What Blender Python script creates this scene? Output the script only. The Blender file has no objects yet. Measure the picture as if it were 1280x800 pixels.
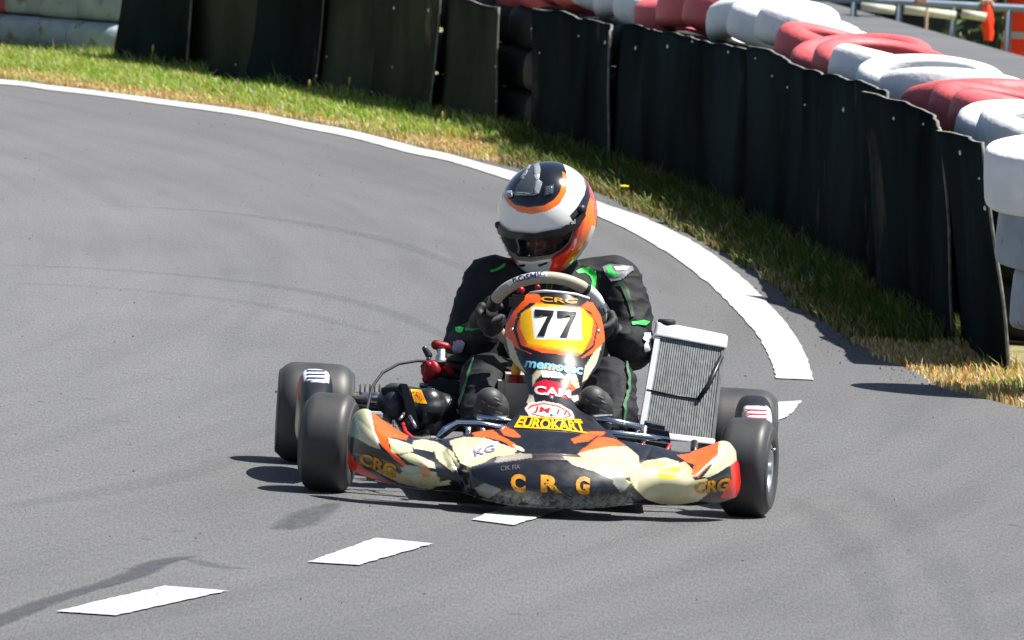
import bpy, bmesh, math, random
import numpy as np
from mathutils import Vector, Matrix, noise
from mathutils.bvhtree import BVHTree
random.seed(7); rng = np.random.default_rng(7)
R = math.radians
scn = bpy.context.scene
COL = scn.collection

# ------------------------------------------------------------------ camera
FPX, CX, CY = 13800.0, 640.0, 400.0
CAMH, PITCH, ROLL = 2.2, R(3.28), R(3.55)
_F = Vector((0, math.cos(PITCH), -math.sin(PITCH)))
_Rt = Vector((1, 0, 0)); _U = _Rt.cross(_F)
EU = _Rt*math.cos(ROLL) + _U*math.sin(ROLL)
EV = -_Rt*math.sin(ROLL) + _U*math.cos(ROLL)
CAMP = Vector((0, 0, CAMH))
cd = bpy.data.cameras.new('camera'); cam = bpy.data.objects.new('camera', cd); COL.objects.link(cam)
cam.matrix_world = Matrix(((EU.x, EV.x, -_F.x, 0), (EU.y, EV.y, -_F.y, 0), (EU.z, EV.z, -_F.z, CAMH), (0, 0, 0, 1)))
cd.sensor_width = 36; cd.lens = 36*FPX/1280
cd.clip_start = 1; cd.clip_end = 2000
cd.dof.use_dof = True; cd.dof.focus_distance = 30.2; cd.dof.aperture_fstop = 30
scn.camera = cam

# ------------------------------------------------------------------ sky, sun, exposure
SUNV = Vector((0.49, 0.04, 1.0)).normalized()
w = bpy.data.worlds.new('World'); scn.world = w; w.use_nodes = True
nt = w.node_tree; nt.nodes.clear()
sky = nt.nodes.new('ShaderNodeTexSky'); sky.sky_type = 'NISHITA'; sky.sun_disc = False
sky.sun_elevation = math.asin(SUNV.z); sky.sun_rotation = math.atan2(SUNV.x, SUNV.y)
bg = nt.nodes.new('ShaderNodeBackground'); bg.inputs[1].default_value = 0.05
wo = nt.nodes.new('ShaderNodeOutputWorld')
nt.links.new(sky.outputs[0], bg.inputs[0]); nt.links.new(bg.outputs[0], wo.inputs[0])
sd = bpy.data.lights.new('sun', 'SUN'); sd.energy = 5.0; sd.angle = R(0.53); sd.color = (1.0, 0.965, 0.90)
sun = bpy.data.objects.new('sun', sd); COL.objects.link(sun)
sun.rotation_euler = SUNV.to_track_quat('Z', 'Y').to_euler(); sun.location = (20, 0, 40)
scn.view_settings.view_transform = 'Standard'; scn.view_settings.look = 'None'
scn.view_settings.gamma = 1; scn.view_settings.exposure = 0.95
scn.render.resolution_x = 1024; scn.render.resolution_y = 640

# ------------------------------------------------------------------ calibrated photo geometry
def ray(px, py):
    return (_F + EU*((px-CX)/FPX) - EV*((py-CY)/FPX))
def G(px, py, z=0.0):
    """point of the horizontal plane z seen at photo pixel (px, py)"""
    d = ray(px, py); t = (z-CAMH)/d.z
    return CAMP + d*t
def proj(p):
    q = p-CAMP; d = q.dot(_F)
    return CX+FPX*q.dot(EU)/d, CY-FPX*q.dot(EV)/d, d
_k0 = G(669.5, 629.5)
YAW = R(2.0)
KM = Matrix.Translation(_k0) @ Matrix.Rotation(YAW, 4, 'Z')
KI = KM.inverted()
def K(px, py, y):
    """kart-local point at kart-local depth y seen at a photo pixel"""
    o = KI @ CAMP; d = (KI.to_3x3() @ ray(px, py)); t = (y-o.y)/d.y
    return o + d*t
def kproj(p):
    a = proj(KM @ Vector(p)); return a[0], a[1]

# ------------------------------------------------------------------ object helpers
def link(o, parent=None):
    COL.objects.link(o)
    if parent: o.parent = parent
    return o
def tag(o, label=None, cat=None, group=None, kind=None):
    if label: o['label'] = label
    if cat: o['category'] = cat
    if group: o['group'] = group
    if kind: o['kind'] = kind
    return o
def empty(name, loc=(0,0,0), rotz=0):
    o = bpy.data.objects.new(name, None); o.location = loc; o.rotation_euler = (0,0,rotz); o.empty_display_size = .1
    return link(o)
def mkmesh(name, V, Fc, m=None, parent=None, smooth=True, loc=None):
    me = bpy.data.meshes.new(name); me.from_pydata([tuple(v) for v in V], [], [tuple(f) for f in Fc]); me.update()
    if smooth: me.polygons.foreach_set('use_smooth', [True]*len(me.polygons))
    o = bpy.data.objects.new(name, me)
    if m: me.materials.append(m)
    link(o, parent)
    if loc: o.location = loc
    return o
def from_bm(name, bm, m=None, parent=None, smooth=False):
    me = bpy.data.meshes.new(name); bm.to_mesh(me); bm.free()
    if smooth: me.polygons.foreach_set('use_smooth', [True]*len(me.polygons))
    o = bpy.data.objects.new(name, me)
    if m: me.materials.append(m)
    return link(o, parent)
class MB:
    """collects shapes into one mesh"""
    def __init__(s): s.V = []; s.F = []
    def add(s, V, F):
        n = len(s.V); s.V += [Vector(v) for v in V]; s.F += [tuple(i+n for i in f) for f in F]; return s
    def box(s, c, size, rot=None, bev=0):
        bm = bmesh.new(); bmesh.ops.create_cube(bm, size=1)
        for v in bm.verts: v.co = Vector((v.co.x*size[0], v.co.y*size[1], v.co.z*size[2]))
        if bev: bmesh.ops.bevel(bm, geom=bm.edges[:], offset=bev, segments=2, affect='EDGES')
        M = rot.to_4x4() if rot else Matrix.Identity(4)
        bm.verts.index_update()
        s.add([(M @ v.co)+Vector(c) for v in bm.verts], [[v.index for v in f.verts] for f in bm.faces]); bm.free(); return s
    def tube(s, pts, r, n=8, closed=False, caps=True):
        pts = [Vector(p) for p in pts]; m = len(pts); rs = r if hasattr(r, '__len__') else [r]*m
        V = []; prev = None
        for i, p in enumerate(pts):
            if closed: t = (pts[(i+1) % m]-pts[i-1]).normalized()
            else: t = (pts[min(i+1, m-1)]-pts[max(i-1, 0)]).normalized()
            if prev is None: a = t.orthogonal().normalized()
            else: a = (prev-t*prev.dot(t)).normalized()
            prev = a; b = t.cross(a)
            for k in range(n):
                g = 2*math.pi*k/n; V.append(p+(a*math.cos(g)+b*math.sin(g))*rs[i])
        F = []
        for i in range(m if closed else m-1):
            j = (i+1) % m
            for k in range(n):
                F.append((i*n+k, i*n+(k+1) % n, j*n+(k+1) % n, j*n+k))
        if caps and not closed: F += [tuple(range(n))[::-1], tuple((m-1)*n+k for k in range(n))]
        return s.add(V, F)
    def lathe(s, prof, axis, c=(0,0,0), n=32):
        """prof: list of (radius, along); axis unit vector"""
        axis = Vector(axis).normalized(); a = axis.orthogonal().normalized(); b = axis.cross(a); c = Vector(c)
        V = []
        for r, h in prof:
            for k in range(n):
                g = 2*math.pi*k/n; V.append(c+axis*h+(a*math.cos(g)+b*math.sin(g))*r)
        F = [(i*n+k, i*n+(k+1) % n, (i+1)*n+(k+1) % n, (i+1)*n+k) for i in range(len(prof)-1) for k in range(n)]
        return s.add(V, F)
    def cap(s, p0, p1, r0, r1, n=14):
        """tapered capsule"""
        p0, p1 = Vector(p0), Vector(p1); ax = (p1-p0); L = ax.length; ax = ax.normalized() if L > 1e-6 else Vector((0,0,1))
        prof = [(max(r0*math.cos(t), 1e-4), r0*math.sin(t)) for t in np.linspace(-math.pi/2, 0, 6)]
        prof += [(max(r1*math.cos(t), 1e-4), L+r1*math.sin(t)) for t in np.linspace(0, math.pi/2, 6)]
        return s.lathe(prof, ax, p0, n)
    def ell(s, c, r, rot=None, n=20):
        c = Vector(c); V = []; F = []; m = n//2
        for i in range(m+1):
            t = math.pi*i/m
            for k in range(n):
                g = 2*math.pi*k/n; v = Vector((r[0]*max(math.sin(t),1e-3)*math.cos(g), r[1]*max(math.sin(t),1e-3)*math.sin(g), r[2]*math.cos(t)))
                if rot: v = rot @ v
                V.append(c+v)
        F = [(i*n+k, (i+1)*n+k, (i+1)*n+(k+1) % n, i*n+(k+1) % n) for i in range(m) for k in range(n)]
        return s.add(V, F)
    def build(s, name, m=None, parent=None, smooth=True): return mkmesh(name, s.V, s.F, m, parent, smooth)
def autosmooth(o, ang=35):
    me = o.data; bm = bmesh.new(); bm.from_mesh(me)
    for f in bm.faces: f.smooth = True
    for e in bm.edges:
        e.smooth = not (len(e.link_faces) == 2 and e.calc_face_angle(0) > R(ang))
    bm.to_mesh(me); bm.free(); return o
def solid(o, t, off=-1):
    md = o.modifiers.new('s', 'SOLIDIFY'); md.thickness = t; md.offset = off; return o
def bake(o, keep=True):
    """apply the modifiers of o"""
    dg = bpy.context.evaluated_depsgraph_get(); dg.update()
    me = bpy.data.meshes.new_from_object(o.evaluated_get(dg)); o.modifiers.clear(); old = o.data; o.data = me
    return o
def blob(name, mb, voxel, smooth, m, parent, wr=None):
    """union of overlapping shapes as one continuous smooth skin"""
    o = mb.build(name, m, parent)
    md = o.modifiers.new('r', 'REMESH'); md.mode = 'VOXEL'; md.voxel_size = voxel; md.use_smooth_shade = True
    md = o.modifiers.new('m', 'SMOOTH'); md.iterations = smooth; md.factor = .6
    bake(o); me = o.data
    if wr:
        n = len(me.vertices); 
        co = np.empty(n*3); no = np.empty(n*3); me.vertices.foreach_get('co', co); me.vertices.foreach_get('normal', no); co = co.reshape(-1, 3); no = no.reshape(-1, 3)
        co += no*np.array([wr(Vector(c)) for c in co])[:, None]; me.vertices.foreach_set('co', co.ravel())
        me.update()
    me.polygons.foreach_set('use_smooth', [True]*len(me.polygons))
    return o
def spl(keys, n):
    """Catmull-Rom through keys (m x k) -> n x k"""
    P = np.array(keys, float); m = len(P); out = []
    for t in np.linspace(0, m-1, n):
        i = min(int(t), m-2); f = t-i
        p0 = P[i-1] if i > 0 else 2*P[0]-P[1]; p1 = P[i]; p2 = P[i+1]; p3 = P[i+2] if i+2 < m else 2*P[-1]-P[-2]
        out.append(.5*((2*p1)+(-p0+p2)*f+(2*p0-5*p1+4*p2-p3)*f*f+(-p0+3*p1-3*p2+p3)*f**3))
    return np.array(out)
def grid_mesh(name, P, m, parent=None, closed=False):
    """P: rows of lists of points"""
    nr, nc = len(P), len(P[0]); V = [p for r in P for p in r]
    F = [(i*nc+j, i*nc+(j+1) % nc, (i+1)*nc+(j+1) % nc, (i+1)*nc+j) for i in range(nr-1) for j in range(nc if closed else nc-1)]
    return mkmesh(name, V, F, m, parent)
def inpoly(x, y, poly):
    c = False; j = len(poly)-1
    for i in range(len(poly)):
        xi, yi = poly[i]; xj, yj = poly[j]
        if (yi > y) != (yj > y) and x < (xj-xi)*(y-yi)/(yj-yi)+xi: c = not c
        j = i
    return c
def lin(c):
    """'#rrggbb' or 0-255 triple -> linear"""
    if isinstance(c, str): c = [int(c[i:i+2], 16) for i in (1, 3, 5)]
    return tuple((x/255/12.92 if x/255 <= .04045 else ((x/255+.055)/1.055)**2.4) for x in c)
def paint(o, base, polys, M=None, facing=True, fn=None):
    """livery: colour attribute, flat paint areas given as outlines on the front view"""
    me = o.data; M = M or KM; base = lin(base)
    P = [([(p[0], p[1]) for p in pl], lin(c), (min(p[0] for p in pl), max(p[0] for p in pl), min(p[1] for p in pl), max(p[1] for p in pl))) for c, pl in polys]
    a = me.color_attributes.new('paint', 'FLOAT_COLOR', 'POINT')
    n = len(me.vertices); co = np.empty(n*3); me.vertices.foreach_get('co', co); co = co.reshape(-1, 3)
    nv = np.empty(n*3); me.vertices.foreach_get('normal', nv); nv = nv.reshape(-1, 3)
    A = np.array(M); wco = co @ A[:3, :3].T + A[:3, 3]; wn_ = nv @ A[:3, :3].T
    q = wco-np.array(CAMP); d = q @ np.array(_F); X = CX+FPX*(q @ np.array(EU))/d; Y = CY-FPX*(q @ np.array(EV))/d
    ok = np.ones(n, bool) if not facing else wn_[:, 1] < .15
    out = np.ones((n, 4)); out[:, :3] = base
    for pl, col, bb in P:
        idx = np.nonzero(ok & (X >= bb[0]) & (X <= bb[1]) & (Y >= bb[2]) & (Y <= bb[3]))[0]
        if not len(idx): continue
        x = X[idx]; y = Y[idx]; c = np.zeros(len(idx), bool); jn = len(pl)-1
        for i_ in range(len(pl)):
            xi, yi = pl[i_]; xj, yj = pl[jn]
            if yi != yj: c ^= ((yi > y) != (yj > y)) & (x < (xj-xi)*(y-yi)/(yj-yi)+xi)
            jn = i_
        out[idx[c], :3] = col
    if fn:
        for i_, v in enumerate(me.vertices): out[i_, :3] = fn(v.co, tuple(out[i_, :3]))
    a.data.foreach_set('color', out.ravel())
    return o
# --- stickers: flat artwork cut to a grid and laid on a surface
def bvh_of(o, M=None):
    M = M or KM; dg = bpy.context.evaluated_depsgraph_get(); e = o.evaluated_get(dg); me = e.to_mesh()
    t = BVHTree.FromPolygons([M @ v.co for v in me.vertices], [tuple(p.vertices) for p in me.polygons]); e.to_mesh_clear(); return t
def stick_bm(bm, tree, name, mat, parent, M=None, off=.0022, step=3, thick=0):
    M = M or KM; MI = M.inverted()
    xs = [v.co.x for v in bm.verts]; ys = [v.co.y for v in bm.verts]
    for lo, hi, ax in ((min(xs), max(xs), 0), (min(ys), max(ys), 1)):
        g = lo+step
        while g < hi:
            co = (g, 0, 0) if ax == 0 else (0, g, 0); no = (1, 0, 0) if ax == 0 else (0, 1, 0)
            bmesh.ops.bisect_plane(bm, geom=bm.verts[:]+bm.edges[:]+bm.faces[:], plane_co=co, plane_no=no); g += step
    bad = []
    for v in bm.verts:
        d = ray(v.co.x, v.co.y).normalized(); h = tree.ray_cast(CAMP, d)
        if h[0] is None: bad.append(v); continue
        n = h[1] if h[1].dot(d) < 0 else -h[1]
        v.co = MI @ (h[0]+n*off)
    bmesh.ops.delete(bm, geom=bad, context='VERTS')
    for f in bm.faces:
        if f.normal.y > 0: pass
    bmesh.ops.recalc_face_normals(bm, faces=bm.faces[:])
    o = from_bm(name, bm, mat, parent, True)
    if thick: solid(o, thick, 0)
    return o
def stick_polys(polys, tree, name, mat, parent, **k):
    bm = bmesh.new()
    for pl in polys:
        vs = [bm.verts.new((p[0], p[1], 0)) for p in pl]; bm.faces.new(vs)
    bmesh.ops.triangulate(bm, faces=bm.faces[:])
    return stick_bm(bm, tree, name, mat, parent, **k)
def text_bm(s, bold=.0):
    cu = bpy.data.curves.new('t', 'FONT'); cu.body = s; cu.size = 1; cu.offset = bold; cu.resolution_u = 3; cu.fill_mode = 'FRONT' if hasattr(cu, 'fill_mode') else cu.fill_mode
    o = bpy.data.objects.new('t', cu); COL.objects.link(o)
    dg = bpy.context.evaluated_depsgraph_get(); dg.update(); me = bpy.data.meshes.new_from_object(o.evaluated_get(dg))
    bm = bmesh.new(); bm.from_mesh(me); bpy.data.objects.remove(o); bpy.data.meshes.remove(me)
    bmesh.ops.remove_doubles(bm, verts=bm.verts[:], dist=1e-5)
    return bm
def stick_text(s, quad, tree, name, mat, parent, bold=.02, **k):
    """quad: tl, tr, br, bl in photo pixels"""
    bm = text_bm(s, bold); xs = [v.co.x for v in bm.verts]; ys = [v.co.y for v in bm.verts]
    x0, x1, y0, y1 = min(xs), max(xs), min(ys), max(ys); tl, tr, br, bl = [Vector(q) for q in quad]
    for v in bm.verts:
        a = (v.co.x-x0)/(x1-x0); b = (v.co.y-y0)/(y1-y0)
        t = tl.lerp(tr, a); u = bl.lerp(br, a); p = u.lerp(t, b); v.co = (p.x, p.y, 0)
    return stick_bm(bm, tree, name, mat, parent, **k)

# ------------------------------------------------------------------ materials
def mat(name, col=(.5,.5,.5), rough=.5, metal=0, coat=0, attr=None, var=0, vscale=8, bump=0, bscale=60, spec=.5, trans=0, stretch=(1,1,1), wear=None):
    m = bpy.data.materials.new(name); m.use_nodes = True; t = m.node_tree; b = t.nodes['Principled BSDF']
    b.inputs['Base Color'].default_value = (*col, 1); b.inputs['Roughness'].default_value = rough; b.inputs['Metallic'].default_value = metal
    b.inputs['Coat Weight'].default_value = coat; b.inputs['Coat Roughness'].default_value = .08
    b.inputs['Specular IOR Level'].default_value = spec; b.inputs['Transmission Weight'].default_value = trans
    L = t.links.new; N = t.nodes.new
    tc = N('ShaderNodeTexCoord'); mp = N('ShaderNodeMapping'); mp.inputs['Scale'].default_value = stretch; L(tc.outputs['Object'], mp.inputs[0])
    src = None
    if attr:
        a = N('ShaderNodeAttribute'); a.attribute_name = attr; src = a.outputs['Color']
    if var:
        n = N('ShaderNodeTexNoise'); n.inputs['Scale'].default_value = vscale; n.inputs['Detail'].default_value = 6; L(mp.outputs[0], n.inputs[0])
        r = N('ShaderNodeMapRange'); r.inputs[1].default_value = .3; r.inputs[2].default_value = .7; r.inputs[3].default_value = 1-var; r.inputs[4].default_value = 1+var; L(n.outputs[0], r.inputs[0])
        x = N('ShaderNodeMix'); x.data_type = 'RGBA'; x.blend_type = 'MULTIPLY'; x.inputs[0].default_value = 1
        if src: L(src, x.inputs[6])
        else: x.inputs[6].default_value = (*col, 1)
        L(r.outputs[0], x.inputs[7]); src = x.outputs[2]
        rr = N('ShaderNodeMapRange'); rr.inputs[3].default_value = max(rough-.12, 0); rr.inputs[4].default_value = min(rough+.15, 1); L(n.outputs[0], rr.inputs[0]); L(rr.outputs[0], b.inputs['Roughness'])
    if wear:
        wc, wa, ws = wear
        n = N('ShaderNodeTexNoise'); n.inputs['Scale'].default_value = ws; n.inputs['Detail'].default_value = 8; n.inputs['Roughness'].default_value = .7; L(mp.outputs[0], n.inputs[0])
        r = N('ShaderNodeMapRange'); r.inputs[1].default_value = wa; r.inputs[2].default_value = wa+.08; L(n.outputs[0], r.inputs[0])
        x = N('ShaderNodeMix'); x.data_type = 'RGBA'; L(r.outputs[0], x.inputs[0])
        if src: L(src, x.inputs[6])
        else: x.inputs[6].default_value = (*col, 1)
        x.inputs[7].default_value = (*wc, 1); src = x.outputs[2]
    if src: L(src, b.inputs['Base Color'])
    if bump:
        n = N('ShaderNodeTexNoise'); n.inputs['Scale'].default_value = bscale; n.inputs['Detail'].default_value = 4; L(mp.outputs[0], n.inputs[0])
        u = N('ShaderNodeBump'); u.inputs['Strength'].default_value = 1; u.inputs['Distance'].default_value = bump; L(n.outputs[0], u.inputs['Height']); L(u.outputs[0], b.inputs['Normal'])
    return m
M = {}
M['white_line'] = mat('white_line', (.43,.43,.42), .75, var=.16, vscale=9, stretch=(3,.6,1), wear=((.17,.17,.17), .57, 26))
M['tyre'] = mat('slick_rubber', (.045,.045,.045), .48, var=.18, vscale=10, bump=.0003, bscale=300, wear=((.08,.078,.075), .70, 60))
M['rubber'] = mat('rubber', (.02,.02,.02), .6)
M['steel'] = mat('steel', (.55,.56,.58), .3, metal=1, var=.15, vscale=20)
M['chrome'] = mat('chrome', (.45,.52,.62), .18, metal=1, var=.1)
M['alu'] = mat('alu', (.75,.76,.78), .35, metal=1, var=.1, vscale=30)
M['alu_white'] = mat('alu_white', (.78,.79,.80), .35, metal=.3, var=.06)
M['black'] = mat('black_plastic', (.010,.011,.014), .38, coat=.1, var=.2, vscale=20)
M['matt'] = mat('matt_black', (.012,.012,.013), .7)
M['navy'] = mat('navy_plastic', (.012,.018,.035), .45, coat=.1, var=.2)
M['red'] = mat('red_anodised', (.26,.008,.014), .42, metal=.4, var=.2)
M['red_hose'] = mat('red_hose', (.6,.02,.03), .4)
M['yellow'] = mat('yellow_print', lin('#ffb800'), .35)
M['gold'] = mat('gold_print', lin('#e09a10'), .35, var=.2, vscale=40)
M['white'] = mat('white_print', (.8,.8,.8), .35)
M['offwhite'] = mat('offwhite_print', (.62,.60,.52), .4)
M['redp'] = mat('red_print', lin('#d4202c'), .35)
M['skyp'] = mat('light_blue_print', lin('#86c8de'), .35)
M['bluep'] = mat('dark_blue_print', lin('#28306a'), .4)
M['blackp'] = mat('black_print', (.012,.012,.014), .35)
M['green'] = mat('green_print', lin('#3fd85a'), .5)
M['orange'] = mat('orange_print', lin('#ff5a1c'), .35)
M['tank'] = mat('tank_plastic', (.42,.37,.30), .45)
M['body'] = mat('bodywork', attr='paint', rough=.28, coat=.5, var=.10, vscale=30, wear=((.16,.15,.13), .69, 45), stretch=(1,1,1))
M['panel'] = mat('panel_bodywork', attr='paint', rough=.34, coat=.2, var=.04, vscale=30)
M['rim'] = mat('rim_suede', (.40,.37,.30), .7, var=.08, vscale=40, bump=.0005, bscale=200)
M['tape'] = mat('tape', (.72,.74,.78), .5)
M['suit'] = mat('suit', attr='paint', rough=.72, var=.35, vscale=22, bump=.0022, bscale=42, spec=.3)
M['glove'] = mat('glove', (.018,.018,.020), .65, var=.3, vscale=30, bump=.0006, bscale=120)
M['boot'] = mat('boot', (.035,.035,.036), .55, var=.3, vscale=30, bump=.0005, bscale=90, wear=((.2,.2,.2), .72, 40))
M['helmet'] = mat('helmet_paint', attr='paint', rough=.16, coat=1)
M['skin'] = mat('skin', (.66,.31,.22), .5)

# ================================================================== THE SETTING
def circ(a, b, c):
    A = np.array([[b.x-a.x, b.y-a.y], [c.x-a.x, c.y-a.y]])*2
    B = np.array([b.x**2-a.x**2+b.y**2-a.y**2, c.x**2-a.x**2+c.y**2-a.y**2]); return np.linalg.solve(A, B)
CC = circ(G(993, 475), G(750, 258), G(300, 141))
def asphalt(name, tone):
    m = bpy.data.materials.new(name); m.use_nodes = True; t = m.node_tree; b = t.nodes['Principled BSDF']; L = t.links.new; N = t.nodes.new
    tc = N('ShaderNodeTexCoord')
    def noise_(scale, vec, detail=4, rough=.55):
        n = N('ShaderNodeTexNoise'); n.inputs['Scale'].default_value = scale; n.inputs['Detail'].default_value = detail; n.inputs['Roughness'].default_value = rough; L(vec, n.inputs[0]); return n.outputs[0]
    def mapr(v, a, b_, c, d):
        r = N('ShaderNodeMapRange'); r.inputs[1].default_value = a; r.inputs[2].default_value = b_; r.inputs[3].default_value = c; r.inputs[4].default_value = d; L(v, r.inputs[0]); return r.outputs[0]
    def mapping(s, rot=0):
        mp = N('ShaderNodeMapping'); mp.inputs['Scale'].default_value = s; mp.inputs['Rotation'].default_value = (0, 0, rot); L(tc.outputs['Object'], mp.inputs[0]); return mp.outputs[0]
    def mul(a, b_):
        x = N('ShaderNodeMath'); x.operation = 'MULTIPLY'; L(a, x.inputs[0]); L(b_, x.inputs[1]); return x.outputs[0]
    # aggregate
    g1 = mapr(noise_(1, mapping((150, 13, 1), R(.6)), 3, .75), .28, .72, .62, 1.40)
    g2 = mapr(noise_(1, mapping((420, 60, 1)), 2), .3, .7, .88, 1.12)
    # polished bands that follow the corner (distance from the corner's centre)
    mp = mapping((1, 1, 1)); dist = N('ShaderNodeVectorMath'); dist.operation = 'DISTANCE'; L(mp, dist.inputs[0]); dist.inputs[1].default_value = (CC[0], CC[1], 0)
    cv = N('ShaderNodeCombineXYZ'); L(dist.outputs['Value'], cv.inputs[0])
    sp = N('ShaderNodeSeparateXYZ'); L(mp, sp.inputs[0]); sc_ = N('ShaderNodeMath'); sc_.operation = 'MULTIPLY'; L(sp.outputs[1], sc_.inputs[0]); sc_.inputs[1].default_value = .05; L(sc_.outputs[0], cv.inputs[1])
    b1 = mapr(noise_(1.6, cv.outputs[0], 5, .65), .3, .7, .90, 1.10)
    b2 = mapr(noise_(7, cv.outputs[0], 3, .5), .42, .66, 1.03, .92)
    pa = mapr(noise_(1, mapping((1.2, .35, 1)), 4), .3, .7, .92, 1.08)
    # the rubbered-in outer lane is a little darker and browner than the worn inner one
    rr = mapr(dist.outputs['Value'], RAD-5.5, RAD-.3, 1.12, .78)
    v = mul(mul(mul(g1, g2), mul(b1, b2)), mul(pa, rr))
    x = N('ShaderNodeMix'); x.data_type = 'RGBA'; x.blend_type = 'MULTIPLY'; x.inputs[0].default_value = 1; x.inputs[6].default_value = (*tone, 1); L(v, x.inputs[7])
    # rubber crumbs and tar spots
    s = mapr(noise_(1, mapping((14, 7, 1)), 1), .735, .75, 0, .6)
    y = N('ShaderNodeMix'); y.data_type = 'RGBA'; L(s, y.inputs[0]); L(x.outputs[2], y.inputs[6]); y.inputs[7].default_value = (.05, .05, .055, 1)
    L(y.outputs[2], b.inputs['Base Color']); b.inputs['Roughness'].default_value = .85
    bp = N('ShaderNodeBump'); bp.inputs['Distance'].default_value = .004; bp.inputs['Strength'].default_value = .35; L(noise_(1, mapping((220, 40, 1)), 3), bp.inputs['Height']); L(bp.outputs[0], b.inputs['Normal'])
    return m
RAD = (Vector((G(750, 258).x, G(750, 258).y))-Vector(CC)).length
M['asphalt'] = asphalt('asphalt', (.119, .1195, .1235))
M['asphalt_far'] = mat('asphalt_far', (.10,.103,.11), .85, var=.12, vscale=1.2)
M['soil'] = mat('soil', (.20,.17,.08), .9, var=.35, vscale=9, bump=.01, bscale=30, wear=((.10,.14,.03), .5, 3))

# ---- terrain: level ground, a short bank down beyond the far track, lower paddock to the horizon
E0, E1 = G(1031, 0), G(1280, 69)
tdir = (E1-E0).normalized(); ndir = Vector((-tdir.y, tdir.x, 0))
if ndir.y < 0: ndir = -ndir
def TL(t, n, z=0): p = E0+tdir*t+ndir*n; return Vector((p.x, p.y, z))
V = []; Fc = []
lv = [(-600, -.012), (0, -.012), (.9, -1.0), (900, -1.0)]
for n, z in lv:
    for t in (-600, 600): V.append(TL(t, n, z))
Fc = [(0,1,3,2), (2,3,5,4), (4,5,7,6)]
tag(mkmesh('ground', V, Fc, M['soil'], None, False), kind='structure')
tag(mkmesh('footpath', [TL(-300, -.75, -.004), TL(300, -.75, -.004), TL(300, -.02, -.004), TL(-300, -.02, -.004)], [(0,1,2,3)], M['asphalt_far'], None, False), kind='structure')

# ---- track: asphalt sheet whose outer border follows the corner
border_px = [(-200,85), (-60,91), (0,97), (60,105), (120,112), (200,123), (300,136), (380,151), (440,161), (500,177), (560,190), (600,199), (640,208), (700,226), (760,246), (820,274), (880,302), (960,352), (1010,387), (1065,425), (1100,447), (1140,464), (1200,492), (1280,511), (1420,545)]
bw = [G(*p) for p in border_px]
def wob(p, a=.035): return Vector((p.x+a*noise.noise(p*1.9)+a*.5*noise.noise(p*6), p.y+a*noise.noise(p*1.7+Vector((9,0,0)))*3, 0))
bs = [Vector((q[0], q[1], 0)) for q in spl([(p.x, p.y) for p in bw], 420)]
bs = [wob(p) for p in bs]
far = [bs[0]+Vector((-14, 9, 0))] + bs + [Vector((9, 31, 0)), Vector((9, -12, 0)), Vector((-16, -12, 0))]
bm = bmesh.new(); bm.faces.new([bm.verts.new((p.x, p.y, 0)) for p in far]); bmesh.ops.triangulate(bm, faces=bm.faces[:])
tag(from_bm('track', bm, M['asphalt']), kind='structure')

# ---- painted lines
def strip(name, A, B, n, z, m, jit=.006):
    a = spl([(G(*p).x, G(*p).y) for p in A], n); b = spl([(G(*p).x, G(*p).y) for p in B], n)
    V = []; F = []
    for i in range(n):
        ja, jb = [jit*noise.noise(Vector((a[i][0]*7, a[i][1]*4, k)))+jit*.2*noise.noise(Vector((a[i][0]*18, a[i][1]*6, k))) for k in (0, 7)]
        V += [(a[i][0]+ja, a[i][1], z), (b[i][0]+jb, b[i][1], z)]
    F = [(2*i, 2*i+1, 2*i+3, 2*i+2) for i in range(n-1)]
    return tag(mkmesh(name, V, F, m, None, False), kind='structure')
up = [(-200,90), (0,100), (60,107), (120,114), (200,124.5), (300,138), (380,153), (440,164), (500,179), (522,185), (560,193), (600,204), (640,215), (700,233), (750,254), (800,271), (850,294), (890,318), (930,350), (965,385), (990,415), (1007,445), (1017,476)]
dn = [(-200,97), (0,106), (60,113), (120,120), (200,131), (300,145), (380,161), (440,173), (500,189), (522,194), (560,202), (600,214), (640,227), (700,248), (745,270), (790,291), (840,321), (880,351), (915,384), (945,418), (958,440), (966,458), (970,474)]
strip('edge_line', up, dn, 900, .004, M['white_line'])
dashes = [[(70,766),(145,771),(285,740),(205,734)], [(384,704),(448,708),(541,681),(470,674)], [(589,651),(642,658),(706,638),(640,632)], [(952,505),(1003,502),(985,522),(962,530)]]
for d in dashes:
    q = [G(*p) for p in d]; V = []; n = 26
    for i in range(n+1):
        a = q[0].lerp(q[3], i/n); b = q[1].lerp(q[2], i/n); j = rng.normal(0, .0025, 2)
        for k in range(5):
            p = a.lerp(b, k/4); V.append((p.x+(j[0] if k == 0 else j[1] if k == 4 else 0), p.y, .004))
    F = [(i*5+k, i*5+k+1, i*5+k+6, i*5+k+5) for i in range(n) for k in range(4)]
    tag(mkmesh('lane_dash', V, F, M['white_line'], None, False), kind='structure')
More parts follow.
